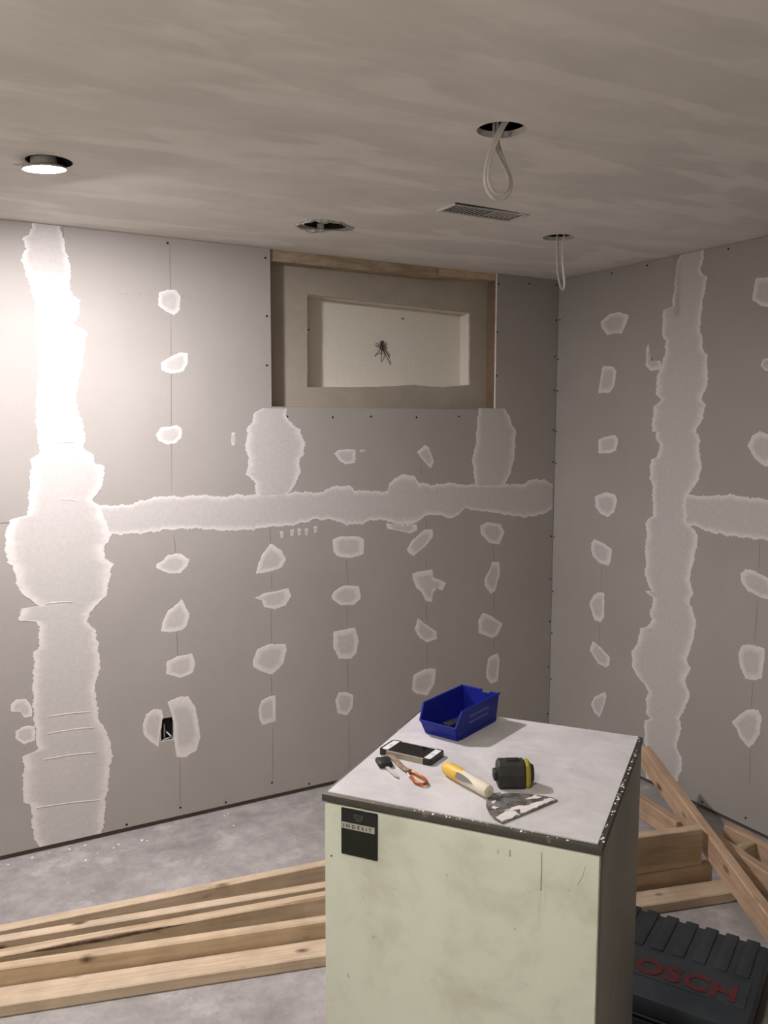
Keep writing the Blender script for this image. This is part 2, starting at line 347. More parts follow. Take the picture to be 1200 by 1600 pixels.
def mat_wood(name, light, dark, knots=True):
    m, nt, b = new_mat(name)
    oi = N(nt, 'ShaderNodeObjectInfo')
    tc = N(nt, 'ShaderNodeTexCoord')
    off = N(nt, 'ShaderNodeVectorMath', operation='SCALE'); off.inputs[0].default_value = (3.1, 1.7, 2.3)
    nt.links.new(oi.outputs['Random'], off.inputs['Scale'])
    ad = N(nt, 'ShaderNodeVectorMath', operation='ADD')
    nt.links.new(tc.outputs['Object'], ad.inputs[0]); nt.links.new(off.outputs[0], ad.inputs[1])
    mp = N(nt, 'ShaderNodeMapping'); mp.inputs['Scale'].default_value = (1.3, 22, 22)
    nt.links.new(ad.outputs[0], mp.inputs['Vector'])
    g = noise(nt, mp.outputs[0], 2.2, 5, 0.6, 0.8)
    r = ramp(nt, [(0.30, dark), (0.55, light), (0.85, tuple(min(1, c * 1.10) for c in light))])
    nt.links.new(g, r.inputs[0])
    col = r.outputs[0]
    if knots:
        mk = N(nt, 'ShaderNodeMapping'); mk.inputs['Scale'].default_value = (7, 14, 14)
        nt.links.new(ad.outputs[0], mk.inputs['Vector'])
        vo = N(nt, 'ShaderNodeTexVoronoi'); vo.inputs['Scale'].default_value = 1.0; vo.inputs['Randomness'].default_value = 1.0
        nt.links.new(mk.outputs[0], vo.inputs['Vector'])
        kr = ramp(nt, [(0.07, 1.0), (0.15, 0.55), (0.23, 0.0)]); nt.links.new(vo.outputs['Distance'], kr.inputs[0])
        ks = ramp(nt, [(0.46, 0.0), (0.54, 1.0)]); nt.links.new(noise(nt, mk.outputs[0], 0.6, 1), ks.inputs[0])
        mu = N(nt, 'ShaderNodeMath', operation='MULTIPLY')
        nt.links.new(kr.outputs[0], mu.inputs[0]); nt.links.new(ks.outputs[0], mu.inputs[1])
        col = mixc(nt, mu.outputs[0], col, (0.10, 0.055, 0.028))
    dirt = ramp(nt, [(0.35, 0.86), (0.6, 1.04)]); nt.links.new(noise(nt, ad.outputs[0], 9, 4), dirt.inputs[0])
    nt.links.new(mixc(nt, 1.0, col, dirt.outputs[0], 'MULTIPLY'), b.inputs['Base Color'])
    b.inputs['Roughness'].default_value = 0.72
    bump(nt, b, g, 0.2, 0.001)
    return m
def mat_enamel():
    m, nt, b = new_mat('aged_cream_enamel'); v = coords(nt)
    r = ramp(nt, [(0.30, (0.53, 0.545, 0.455)), (0.50, (0.665, 0.705, 0.60)), (0.75, (0.715, 0.76, 0.655))])
    nt.links.new(noise(nt, v, 5.5, 6, 0.62, 0.3), r.inputs[0])
    # vertical runs and rubbed smudges
    vs = coords(nt, scale=(14, 14, 1.6))
    s = ramp(nt, [(0.66, 0.0), (0.74, 0.5)]); nt.links.new(noise(nt, vs, 1.3, 4, 0.6), s.inputs[0])
    col = mixc(nt, s.outputs[0], r.outputs[0], (0.40, 0.37, 0.28))
    sp = ramp(nt, [(0.70, 0.0), (0.75, 0.7)]); nt.links.new(noise(nt, v, 38, 2), sp.inputs[0])
    nt.links.new(mixc(nt, sp.outputs[0], col, (0.42, 0.38, 0.29)), b.inputs['Base Color'])
    b.inputs['Roughness'].default_value = 0.42; b.inputs['Coat Weight'].default_value = 0.15
    return m
def mat_dusty_top():
    m, nt, b = new_mat('dusty_grey_laminate')
    v = coords(nt, scale=(1, 1, 1), rot=(0, 0, 0.5))
    r = ramp(nt, [(0.30, (0.43, 0.415, 0.42)), (0.52, (0.53, 0.513, 0.518)), (0.75, (0.63, 0.612, 0.617))])
    nt.links.new(noise(nt, v, 7.5, 7, 0.65, 0.5), r.inputs[0])
    sm = ramp(nt, [(0.58, 0.0), (0.75, 0.6)]); nt.links.new(noise(nt, coords(nt, scale=(3, 9, 1), rot=(0, 0, -0.4)), 2.0, 5, 0.6), sm.inputs[0])
    nt.links.new(mixc(nt, sm.outputs[0], r.outputs[0], (0.70, 0.68, 0.68)), b.inputs['Base Color'])
    b.inputs['Roughness'].default_value = 0.7
    bump(nt, b, noise(nt, v, 120, 3), 0.15, 0.0006)
    return m
def mat_trim():
    m, nt, b = new_mat('plaster_crusted_metal_trim'); v = coords(nt)
    s = ramp(nt, [(0.58, 0.0), (0.68, 1.0)]); nt.links.new(noise(nt, v, 26, 5, 0.7), s.inputs[0])
    nt.links.new(mixc(nt, s.outputs[0], (0.105, 0.10, 0.085), (0.30, 0.285, 0.265)), b.inputs['Base Color'])
    b.inputs['Roughness'].default_value = 0.55
    inv = ramp(nt, [(0.0, 0.6), (1.0, 0.0)]); nt.links.new(s.outputs[0], inv.inputs[0])
    nt.links.new(inv.outputs[0], b.inputs['Metallic'])
    return m
def mat_emit(name, col, strength):
    m, nt, b = new_mat(name)
    b.inputs['Base Color'].default_value = (0.9, 0.9, 0.9, 1)
    b.inputs['Emission Color'].default_value = (*col, 1); b.inputs['Emission Strength'].default_value = strength
    return m
def mat_two(name, c1, c2, scale, lo, hi, rough=0.6, metal=0.0, stretch=(1, 1, 1)):
    m, nt, b = new_mat(name)
    s = ramp(nt, [(lo, 0.0), (hi, 1.0)]); nt.links.new(noise(nt, coords(nt, scale=stretch), scale, 5, 0.65, 0.4), s.inputs[0])
    nt.links.new(mixc(nt, s.outputs[0], c1, c2), b.inputs['Base Color'])
    b.inputs['Roughness'].default_value = rough; b.inputs['Metallic'].default_value = metal
    return m

M_DRY = mat_drywall(); M_MUD = mat_compound(); M_CEIL = mat_ceiling(); M_FLOOR = mat_concrete()
M_GYP = plain('gypsum_core', (0.72, 0.70, 0.66), 0.9, spec=0.2)
M_BACK = plain('dark_framing', (0.105, 0.082, 0.064), 0.9)
M_PINE = mat_wood('pine_lumber', (0.565, 0.435, 0.295), (0.43, 0.31, 0.19))
M_PINE2 = mat_wood('pine_lumber_reddish', (0.54, 0.375, 0.25), (0.39, 0.25, 0.155))
M_PINE3 = mat_wood('pine_lumber_pale', (0.60, 0.475, 0.34), (0.49, 0.365, 0.24))
M_BARK = mat_two('bark', (0.05, 0.03, 0.018), (0.16, 0.095, 0.05), 40, 0.4, 0.65, 0.95)
M_BOARD = mat_two('raw_recess_board', (0.36, 0.318, 0.258), (0.41, 0.366, 0.30), 5, 0.35, 0.65, 0.9)
M_FOAM = mat_two('pale_foam_board', (0.70, 0.66, 0.57), (0.75, 0.71, 0.62), 90, 0.4, 0.6, 0.95)
M_PLY = mat_wood('plywood_jamb', (0.22, 0.155, 0.095), (0.17, 0.115, 0.07), False)
M_HEADER = mat_two('smeared_header_board', (0.30, 0.225, 0.145), (0.42, 0.345, 0.255), 7, 0.42, 0.62, 0.85, stretch=(1, 3, 3))
M_SCREW = plain('black_phosphate_screw', (0.012, 0.011, 0.010), 0.5)
M_PENCIL = plain('pencil_mark', (0.17, 0.155, 0.14), 0.8)
M_STAMP = mat_two('faded_ink', (0.385, 0.36, 0.33), (0.27, 0.25, 0.23), 150, 0.48, 0.58, 0.85)
M_STEEL = plain('galvanised_steel', (0.42, 0.42, 0.41), 0.38, 0.9)
M_DARK = plain('dark_void_metal', (0.03, 0.028, 0.026), 0.7)
M_CABLE = plain('white_cable_jacket', (0.62, 0.59, 0.545), 0.45)
M_WHITE = plain('white_painted_metal', (0.60, 0.575, 0.535), 0.45)
M_LENS = mat_emit('lit_lens', LAMP_COL, LAMP_MAIN)
M_LENS2 = mat_emit('lit_lens_rear', REAR_COL, LAMP_REAR)
M_FILL = mat_emit('lit_fill_lens', FILL_COL, FILL)
M_ENAMEL = mat_enamel(); M_SIDE = mat_two('shaded_grey_green_side_panel', (.235, .23, .195), (.30, .295, .25), 4, .35, .65, .5, stretch=(1, 1, .4)); M_TOP = mat_dusty_top(); M_TRIM = mat_trim()  # cabinet colour made darker than the door to carry the shade on its side
M_BLACKP = plain('black_plastic', (0.012, 0.012, 0.012), 0.45)
M_SPIDER = plain('dark_brown_spider', (0.05, 0.036, 0.026), 0.7)

# ================================================================== the room shell
def sheet(name, x0, x1, z0, z1, wall, parent, hole=None):
    """one gypsum sheet, 12.5 mm thick, front face flush with the wall plane; paper front, white core edges"""
    g = 0.0012
    x0 += g; x1 -= g; z0 += g; z1 -= g
    b = MB()
    def P(a, z, d): return (a, d, z) if wall == 'b' else (d, a, z)
    def slab(a0, a1, c0, c1):
        pts = [P(a0,c0,0),P(a1,c0,0),P(a1,c1,0),P(a0,c1,0),P(a0,c0,.0125),P(a1,c0,.0125),P(a1,c1,.0125),P(a0,c1,.0125)]
        b.add(pts, [(0,1,2,3)], 0); b.add(pts, [(4,5,6,7)], 0)
        return pts
    if hole is None:
        pts = slab(x0, x1, z0, z1)
        b.add(pts, [(0,1,5,4),(1,2,6,5),(2,3,7,6),(3,0,4,7)], 1)
    else:
        h0, h1, k0, k1 = hole
        for d in (0, .0125):
            o = [P(x0,z0,d),P(x1,z0,d),P(x1,z1,d),P(x0,z1,d),P(h0,k0,d),P(h1,k0,d),P(h1,k1,d),P(h0,k1,d)]
            b.add(o, [(0,1,5,4),(1,2,6,5),(2,3,7,6),(3,0,4,7)], 0)
        for q in ((x0,x1,z0,z1),(h0,h1,k0,k1)):
            pts = [P(q[0],q[2],0),P(q[1],q[2],0),P(q[1],q[3],0),P(q[0],q[3],0),P(q[0],q[2],.0125),P(q[1],q[2],.0125),P(q[1],q[3],.0125),P(q[0],q[3],.0125)]
            b.add(pts, [(0,1,5,4),(1,2,6,5),(2,3,7,6),(3,0,4,7)], 1)
    return b.build(name, [M_DRY, M_GYP], parent)

OX0, OX1, OZ0, OZ1 = -2.116, -2.062, 0.362, 0.462      # cut-out for the outlet box
bk = MB()                                              # framing behind the sheets
for (x0, x1, z0, z1) in ((ROOM_X, NX0-.001, 0, H+.25), (NX1+.001, .06, 0, H+.25), (NX0-.001, NX1+.001, 0, NZ0-.001), (NX0-.001, NX1+.001, NZ1+.021, H+.25)):
    if x0 == ROOM_X:
        for q in ((x0, OX0-.004, z0, z1), (OX1+.004, x1, z0, z1), (OX0-.004, OX1+.004, z0, OZ0-.004), (OX0-.004, OX1+.004, OZ1+.004, z1)):
            bk.box((q[0], .0127, q[2]), (q[1], .06, q[3]))
    else: bk.box((x0, .0127, z0), (x1, .06, z1))
WALL_BACK = tag(bk.build('wall_back', M_BACK), 'long grey drywall wall with taped seams and a recess', kind='structure')
bk = MB(); bk.box((.0127, ROOM_Y, 0), (.06, .012, H+.25))
WALL_RIGHT = tag(bk.build('wall_right', M_BACK), 'grey drywall wall on the right with one tall taped seam', kind='structure')
for nm, a, c in (('wall_left', (ROOM_X-.06, ROOM_Y, 0), (ROOM_X, .06, H+.25)), ('wall_front', (ROOM_X-.06, ROOM_Y-.06, 0), (.06, ROOM_Y, H+.25))):
    w = MB(); w.box(a, c); tag(w.build(nm, M_DRY), 'grey drywall wall behind the viewer', kind='structure')
Z0 = 0.020
sheet('drywall_sheet', -2.44, 0, Z0, JOINT_Z, 'b', WALL_BACK, (OX0, OX1, OZ0, OZ1))
sheet('drywall_sheet', -4.88, -2.44, Z0, JOINT_Z, 'b', WALL_BACK)
sheet('drywall_sheet', -4.88, -2.44, JOINT_Z, H, 'b', WALL_BACK)
sheet('drywall_sheet', ROOM_X, -4.88, Z0, H, 'b', WALL_BACK)
sheet('drywall_sheet', -2.44, NX0, JOINT_Z, H, 'b', WALL_BACK)
sheet('drywall_sheet', NX0, NX1, JOINT_Z, NZ0, 'b', WALL_BACK)
sheet('drywall_sheet', NX1, 0, JOINT_Z, H, 'b', WALL_BACK)
sheet('drywall_sheet', -.81, 0, Z0, H, 'r', WALL_RIGHT)
for y0, y1 in ((-3.25, -.81), (ROOM_Y, -3.25)):
    sheet('drywall_sheet', y0, y1, Z0, JOINT_Z, 'r', WALL_RIGHT); sheet('drywall_sheet', y0, y1, JOINT_Z, H, 'r', WALL_RIGHT)

# floor
fl = MB(); fl.box((ROOM_X-.06, ROOM_Y-.06, -.1), (.06, .06, 0))
FLOOR = tag(fl.build('floor', M_FLOOR), 'dusty grey concrete basement floor', kind='structure')

# ceiling: one board with the cut-outs, dark joist space above
HOLES = {'lamp': (-2.612, -.828, .064), 'cable': (-1.660, -1.685, .062), 'cable2': (-.687, -.785, .062), 'rear': (-3.40, -3.20, .064)}
def circ(cx, cy, r, n=40): return [(cx + r * math.cos(2*PI*i/n), cy + r * math.sin(2*PI*i/n)) for i in range(n)]
rag = []
for i in range(46):
    g = 2 * PI * i / 46
    r = .088 + .010 * math.sin(3*g+1) + random.uniform(-.006, .007)
    rag.append((-1.590 + 1.15 * r * math.cos(g), -.512 + .78 * r * math.sin(g)))
VX0, VX1, VY0, VY1 = -1.340, -1.040, -1.020, -.918
loops = [[(ROOM_X, ROOM_Y), (0.0125, ROOM_Y), (0.0125, .0125), (ROOM_X, .0125)]]
loops += [circ(*HOLES[k]) for k in HOLES] + [rag, [(VX0, VY0), (VX1, VY0), (VX1, VY1), (VX0, VY1)]]
cb = MB()
flat = [q for l in loops for q in l]
tri = tessellate_polygon([[Vector((x, y, 0)) for x, y in l] for l in loops])
for z in (H, H + .0165): cb.add([(x, y, z) for x, y in flat], [tuple(t) for t in tri])
for l in loops:
    n = len(l)
    cb.add([(x, y, H) for x, y in l] + [(x, y, H + .0165) for x, y in l], [(i, (i+1) % n, (i+1) % n + n, i + n) for i in range(n)], 1)
CEIL = tag(cb.build('ceiling', [M_CEIL, M_GYP]), 'skim coated ceiling with round cut-outs and a vent', kind='structure')
pl = MB(); pl.box((ROOM_X-.06, ROOM_Y-.06, H+.25), (.06, .06, H+.30))
for x in (-4.9, -4.05, -3.2, -2.2, -1.25, -.45): pl.box((x, ROOM_Y, H+.017), (x+.038, .012, H+.25))
pl.build('joist', M_BACK, CEIL)

# ------------------------------------------------------------------ recess (blocked-up window) in the long wall
WIN = bpy.data.objects.new('window_1', None); COL.objects.link(WIN)
WIN.location = ((NX0 + NX1) / 2, .02, NZ0)
tag(WIN, 'rectangular window recess closed with a pale board, high in the long wall', kind='structure')
def W_(b, name, mat): 
    b.v = [(x - WIN.location.x, y - WIN.location.y, z - WIN.location.z) for x, y, z in b.v]
    return b.build(name, mat, WIN)
D1, D2 = .078, .165
b = MB(); b.box((NX0-.02, .0128, NZ0-.02), (NX0, D1, NZ1+.02)); W_(b, 'jamb', M_PLY)
b = MB(); b.box((NX1, .0128, NZ0-.02), (NX1+.02, D1, NZ1+.02)); W_(b, 'jamb', M_PLY)
b = MB(); b.box((NX0, .0128, NZ0-.02), (NX1, D1, NZ0)); W_(b, 'sill', M_PLY)
b = MB(); b.rbox((NX0, .014, NZ1-.040), (-.735, D1-.001, NZ1+.02), .002); W_(b, 'header_board', M_HEADER)
b = MB(); b.rbox((-.733, .014, NZ1-.026), (NX1, D1-.001, NZ1+.02), .002); W_(b, 'header_board', M_PINE)
# board with a hand-cut opening
inner = []
cut = [(-1.393, 2.274), (-.502, 2.250), (-.497, 1.894), (-.66, 1.879), (-.83, 1.886), (-1.03, 1.871), (-1.18, 1.866), (-1.396, 1.862)]
for i in range(len(cut)):
    a = Vector(cut[i]); c = Vector(cut[(i+1) % len(cut)]); k = max(2, int((c-a).length / .03))
    for j in range(k):
        q = a.lerp(c, j / k); inner.append((q.x + random.uniform(-.0015, .0015), q.y + random.uniform(-.0015, .0015)))
cx, cz = (NX0+NX1)/2, (NZ0+NZ1)/2; hx, hz = (NX1-NX0)/2, (NZ1-NZ0)/2
outer = []
for x, z in inner:
    dx, dz = (x-cx)/hx, (z-cz)/hz; m_ = max(abs(dx), abs(dz)); outer.append((cx + dx/m_*hx, cz + dz/m_*hz))
# put exact corners in by snapping the nearest outer points
for kx in (-1, 1):
    for kz in (-1, 1):
        t = (cx+kx*hx, cz+kz*hz); i = min(range(len(outer)), key=lambda i: (outer[i][0]-t[0])**2 + (outer[i][1]-t[1])**2); outer[i] = t
n = len(inner); b = MB()
for y in (D1, D1+.012):
    b.add([(x, y, z) for x, z in outer] + [(x, y, z) for x, z in inner], [(i, (i+1) % n, (i+1) % n + n, i + n) for i in range(n)])
b.add([(x, D1, z) for x, z in inner] + [(x, D1+.012, z) for x, z in inner], [(i, (i+1) % n, (i+1) % n + n, i + n) for i in range(n)], 1)
W_(b, 'cut_board', [M_BOARD, M_BOARD])
b = MB()
b.add([(x, D1+.012, z) for x, z in inner] + [(x, D2, z) for x, z in inner], [(i, (i+1) % n, (i+1) % n + n, i + n) for i in range(n)])
W_(b, 'opening_reveal', M_FOAM)
b = MB(); b.box((NX0, D2, NZ0), (NX1, D2+.03, NZ1)); W_(b, 'foam_board', M_FOAM)
for (x, y, z) in ((-1.387, D1-.0005, 2.118), (-.842, D2-.0005, 2.209)):
    b = MB(); b.lathe([(.0045, 0), (.004, .0012)], 10, M=Matrix.Translation((x, y, z)) @ Matrix.Rotation(PI/2, 4, 'X')); W_(b, 'screw', M_SCREW)

# ------------------------------------------------------------------ joint compound, screws, pencil lines on the walls
def wallpt(wall, a, z, d): return (a, -d, z) if wall == 'b' else (-d, a, z)
def jag(f, s):     # cheap smooth 1D wobble
    return math.sin(f * 91.7 + s) * .5 + math.sin(f * 233.1 + s * 2.3) * .3 + math.sin(f * 517.3 + s * 1.7) * .25
def interp(tab, t):
    if t <= tab[0][0]: return tab[0][1]
    for (t0, v0), (t1, v1) in zip(tab, tab[1:]):
        if t <= t1: return v0 + (v1 - v0) * ((t - t0) / (t1 - t0) if t1 > t0 else 1)
    return tab[-1][1]
def strip(name, wall, lo, hi, vertical, parent, d=.0011, step=.005, t_lim=None, label=None):
    """a taped seam: lo / hi are its two ragged borders, points in mm"""
    key = (lambda p: p[1]) if vertical else (lambda p: p[0])
    val = (lambda p: p[0]) if vertical else (lambda p: p[1])
    A = sorted((key(p) / 1000, val(p) / 1000) for p in lo); B = sorted((key(p) / 1000, val(p) / 1000) for p in hi)
    t0 = min(A[0][0], B[0][0]); t1 = max(A[-1][0], B[-1][0])
    if t_lim: t0, t1 = max(t0, t_lim[0]), min(t1, t_lim[1])
    if wall == 'b' and not vertical: t1 = min(t1, -.004)
    if vertical: t0, t1 = max(t0, Z0 + .002), min(t1, H - .002)
    rows = int((t1 - t0) / step)
    fr = [(0, 0), (0, 1), (.05, 1), (.11, .93), (.2, 1), (.5, 1.25), (.8, 1), (.89, .93), (.95, 1), (1, 1), (1, 0)]
    co = [0, 0, .1, .45, .8, 1, .8, .45, .1, 0, 0]
    sd = random.uniform(0, 60); b = MB(); vs = []; at = []
    for i in range(rows + 1):
        t = t0 + (t1 - t0) * i / rows
        a = interp(A, t) + .0045 * jag(t, sd) + random.uniform(-.0028, .0028)
        c = interp(B, t) + .0045 * jag(t, sd + 9) + random.uniform(-.0032, .0032)
        if i in (0, rows): m = (a + c) / 2
        for (f, hgt), k in zip(fr, co):
            w = a + (c - a) * f
            vs.append(wallpt(wall, w, t, d * hgt - .00005) if vertical else wallpt(wall, t, w, d * hgt - .00005)); at.append(k)
    m = len(fr); fs = [(i*m+k, i*m+k+1, (i+1)*m+k+1, (i+1)*m+k) for i in range(rows) for k in range(m-1)]
    b.add(vs, fs, 0, at)
    o = b.build(name, M_MUD, parent)
    if label: o['label'] = label
    return o
strip('seam_compound', 'b', SEAM_L_LEFT, SEAM_L_RIGHT, True, WALL_BACK, .0014, label='tall white band of joint compound under the lit lamp')
strip('seam_compound', 'b', SEAM_H_BOT, SEAM_H_TOP, False, WALL_BACK, .0010, label='long level band of joint compound below the recess')
strip('seam_compound', 'b', SILL_A_LEFT, SILL_A_RIGHT, True, WALL_BACK, .0012, label='joint compound band under the left corner of the recess')
strip('seam_compound', 'b', SILL_B_LEFT, SILL_B_RIGHT, True, WALL_BACK, .0012, label='joint compound band under the right corner of the recess')
strip('seam_compound', 'r', SEAM_R_LEFT, SEAM_R_RIGHT, True, WALL_RIGHT, .0014, label='tall band of joint compound on the right wall')
strip('seam_compound', 'r', SEAM_RH_TOP + [(-1500,1404),(-1900,1396),(-2500,1402),(-3240,1398)], SEAM_RH_BOT + [(-1500,1240),(-1900,1246),(-2500,1238),(-3240,1244)], False, WALL_RIGHT, .0010, label='level band of joint compound on the right wall')
def patch(wall, pts, parent):
    P = [Vector((x / 1000, z / 1000)) for x, z in pts]
    area = 0
    for i in range(len(P)): area += P[i-1].x * P[i].y - P[i].x * P[i-1].y
    c = sum(P, Vector((0, 0))) / len(P)
    ring = []; sd = random.uniform(0, 50)
    for i in range(len(P)):
        a, e = P[i], P[(i+1) % len(P)]; k = max(2, int((e - a).length / .005))
        for j in range(k):
            t = j / k
            # round the traced corners a little
            q = a.lerp(e, t)
            if t < .25: q = q.lerp((P[i-1].lerp(a, .9) + q) / 2, .25 * (1 - t * 4))
            n_ = (q - c).normalized()
            ring.append(q + n_ * (random.uniform(-.0016, .0016) + .0015 * jag(q.x + q.y, sd)))
    n = len(ring); b = MB(); vs = []; at = []
    for s_, h_, k in ((1, -.00005, 0), (.985, .0007, 0), (.88, .0009, .05), (.68, .0008, .28), (.52, .0009, .85), (.25, .001, 1.0)):
        for q in ring:
            w = c + (q - c) * s_ ; vs.append(wallpt(wall, w.x, w.y, h_)); at.append(k)
    vs.append(wallpt(wall, c.x, c.y, .001)); at.append(1.0)
    fs = [(l*n+i, l*n+(i+1) % n, (l+1)*n+(i+1) % n, (l+1)*n+i) for l in range(5) for i in range(n)]
    fs += [(5*n+i, 5*n+(i+1) % n, 6*n) for i in range(n)]
    b.add(vs, fs, 0, at)
    return b.build('screw_patch', M_MUD, parent)
for w, pts in PATCHES: patch(w, pts, WALL_BACK if w == 'b' else WALL_RIGHT)
sm = MB(); sm.lathe([(.0052, -.0003), (.0050, .0005), (.0030, .0007)], 10); SCREW_ME = sm.mesh('screw', M_SCREW)
for w, L in (('b', SCREWS_B), ('r', SCREWS_R)):
    for x, z in L:
        z = min(max(z, 34), 2425); x = min(x, -9)
        o = link('screw', SCREW_ME, WALL_BACK if w == 'b' else WALL_RIGHT)
        o.location = wallpt(w, x / 1000, z / 1000, 0)
        o.rotation_euler = (PI/2, 0, 0) if w == 'b' else (0, -PI/2, 0)
def mark(name, wall, a, c, wd, d, mat, parent, bow=0.0):
    a = Vector((a[0]/1000, a[1]/1000)); c = Vector((c[0]/1000, c[1]/1000))
    t = (c - a).normalized(); n_ = Vector((-t.y, t.x)) * wd / 2; b = MB()
    k = 8; vs = []
    for i in range(k + 1):
        f = i / k; q = a.lerp(c, f) + n_.normalized() * (bow * math.sin(PI * f) + random.uniform(-.0008, .0008))
        e = .35 + .65 * min(1, 5 * min(f, 1 - f))
        vs += [wallpt(wall, *(q - n_ * e), -.0001), wallpt(wall, *(q - n_ * e * .4), d), wallpt(wall, *(q + n_ * e * .4), d), wallpt(wall, *(q + n_ * e), -.0001)]
    b.add(vs, [(i*4+j, i*4+j+1, (i+1)*4+j+1, (i+1)*4+j) for i in range(k) for j in range(3)])
    return b.build(name, mat, parent)
for a, c in LINES_B: mark('pencil_line', 'b', a, c, .0028, .0003, M_PENCIL, WALL_BACK)
for a, c in LINES_R: mark('pencil_line', 'r', a, c, .0028, .0003, M_PENCIL, WALL_RIGHT)
for a, c in STAMPS:
    k = max(2, int(abs(c[0] - a[0]) / 16))
    for i in range(k):
        if random.random() < .8:
            f0 = i / k; f1 = (i + random.uniform(.45, .8)) / k
            mark('ink_stamp', 'b', (a[0]+(c[0]-a[0])*f0, a[1]+(c[1]-a[1])*f0), (a[0]+(c[0]-a[0])*f1, a[1]+(c[1]-a[1])*f1), .008, .0003, M_STAMP, WALL_BACK)
for a, c in CREASES: mark('tape_crease', 'b', a, c, .005, .0030, M_MUD, WALL_BACK, .004)

# small scrapes of compound below the level seam
for (x, z) in ((-1560,1205),(-1510,1210),(-1475,1212),(-1440,1210),(-1395,1218)):
    patch('b', [(x-9,z+16),(x+8,z+18),(x+6,z-10),(x-5,z-14)], WALL_BACK)

# ------------------------------------------------------------------ outlet box in the wall
ob = thing('outlet_box', 'small black electrical box with wires, set in the long wall near the floor', 'electrical box', ((OX0+OX1)/2, .0, OZ0))
hx = (OX1-OX0)/2; hz = OZ1-OZ0
b = MB()
for a, c in (((-hx-.0025,.013,-.0025),(-hx,.058,hz+.0025)),((hx,.013,-.0025),(hx+.0025,.058,hz+.0025)),((-hx,.013,-.0025),(hx,.058,0)),((-hx,.013,hz),(hx,.058,hz+.0025)),((-hx,.056,0),(hx,.058,hz))):
    b.box(a, c)
b.build('box_shell', M_DARK, ob)
b = MB(); b.rbox((-.012,.014,.008),(-.006,.056,.070),.001); b.build('clamp_bar', M_STEEL, ob)
b = MB(); b.tube([(-.02,.006,.004),(-.008,.0,.010),(.006,-.002,.013),(.020,.004,.018)], .0028, 8); b.build('bare_wire', M_STEEL, ob, True)
b = MB(); b.tube([(.004,.05,.03),(.006,.03,.026),(.012,.012,.020),(.022,.006,.006)], .003, 8); b.build('cable_end', M_CABLE, ob, True)

# ------------------------------------------------------------------ spider on the pale board
sp = thing('spider', 'dark long-legged spider on the pale board in the recess', 'spider', (-.962, D2, 2.053))
b = MB()
b.lathe([(.001,-.011),(.005,-.009),(.008,-.003),(.0085,.002),(.006,.008),(.002,.011)], 14, M=Matrix.Translation((-.004,-.012,.034)) @ Matrix.Rotation(.5,4,'Y') @ Matrix.Rotation(.2,4,'X'))
b.lathe([(.001,-.011),(.005,-.008),(.0065,-.001),(.005,.006),(.002,.010)], 14, M=Matrix.Translation((-.003,-.010,.010)) @ Matrix.Rotation(-.5,4,'Y'))
b.tube([(-.004,-.011,.024),(-.003,-.010,.016)], .004, 8)
for leg in ([(-.010,-.010,.008),(-.020,-.012,-.008),(-.033,-.004,-.024),(-.038,-.0005,-.034)],
            [(-.006,-.010,.002),(-.007,-.016,-.018),(-.005,-.010,-.040),(-.003,-.0005,-.058)],
            [(.004,-.010,.002),(.014,-.016,-.022),(.034,-.009,-.045),(.052,-.0005,-.070)],
            [(.008,-.010,.006),(.020,-.014,-.012),(.034,-.008,-.026),(.044,-.0005,-.036)],
            [(-.010,-.010,.012),(-.020,-.013,.014),(-.031,-.006,.018),(-.038,-.0005,.022)],
            [(-.008,-.010,.016),(-.016,-.012,.024),(-.026,-.006,.028),(-.032,-.0005,.031)],
            [(.006,-.010,.012),(.014,-.012,.016),(.022,-.006,.012),(.028,-.0005,.006)],
            [(.004,-.010,.016),(.010,-.012,.024),(.016,-.006,.024),(.020,-.0005,.022)]):
    b.tube(leg, [.0026,.0020,.0016,.0010], 6)
b.build('spider_body', M_SPIDER, sp, True)

# ------------------------------------------------------------------ ceiling fittings
def downlight(key, lens_mat, label, drop, tilt, shift, bulge=.003):
    x, y, r = HOLES[key]
    t = thing('recessed_light', label, 'ceiling light', (x, y, H))
    b = MB(); b.lathe([(r-.004, -.001), (r-.004, .10), (.001, .10)], 32, cap=False)
    b.lathe([(r-.0015, -.001), (r-.0015, .102), (.001, .102)], 32, cap=False); b.build('can', M_DARK, t, True)
    M = Matrix.Translation((shift[0], shift[1], -drop)) @ Matrix.Rotation(tilt[0], 4, 'X') @ Matrix.Rotation(tilt[1], 4, 'Y')
    R = r * .96
    b = MB(); b.lathe([(R-.003, -.0058), (R, -.0055), (R-.001, -.001), (R-.012, .004), (R-.024, .008), (R-.03, .05), (.002, .05)], 36, M=M, cap=False)
    b.build('lamp_housing', M_WHITE, t, True)
    b = MB(); b.lathe([(.0005, -.0045-bulge), (R*.40, -.0045-bulge*.93), (R*.70, -.0045-bulge*.72), (R*.90, -.0045-bulge*.36), (R-.003, -.0045)], 36, M=M, cap=False)
    b.build('lens', lens_mat, t, True)
    for a in ((2.35, 3.05) if drop > .01 else (2.6, 5.7)):
        k1, k2 = (1.14, 1.30) if drop > .01 else (1.0, .98)
        c = MB(); c.tube([M @ Vector((R*.86*math.cos(a), R*.86*math.sin(a), .006)), M @ Vector((R*k1*math.cos(a), R*k1*math.sin(a), .004)), M @ Vector((R*k2*math.cos(a-.1), R*k2*math.sin(a-.1), .006))], .006, 8, flat=.4, side=Vector((0, 0, 1)).cross(Vector((math.cos(a), math.sin(a), 0))))
        c.build('spring_clip', M_WHITE, t, True)
    return t
downlight('lamp', M_LENS, 'lit recessed lamp hanging loose from its ceiling hole', .016, (math.radians(4), math.radians(-5)), (-.012, .010), .0020)
downlight('rear', M_LENS2, 'lit recessed lamp in the ceiling above the viewer', .003, (0, 0), (0, 0))

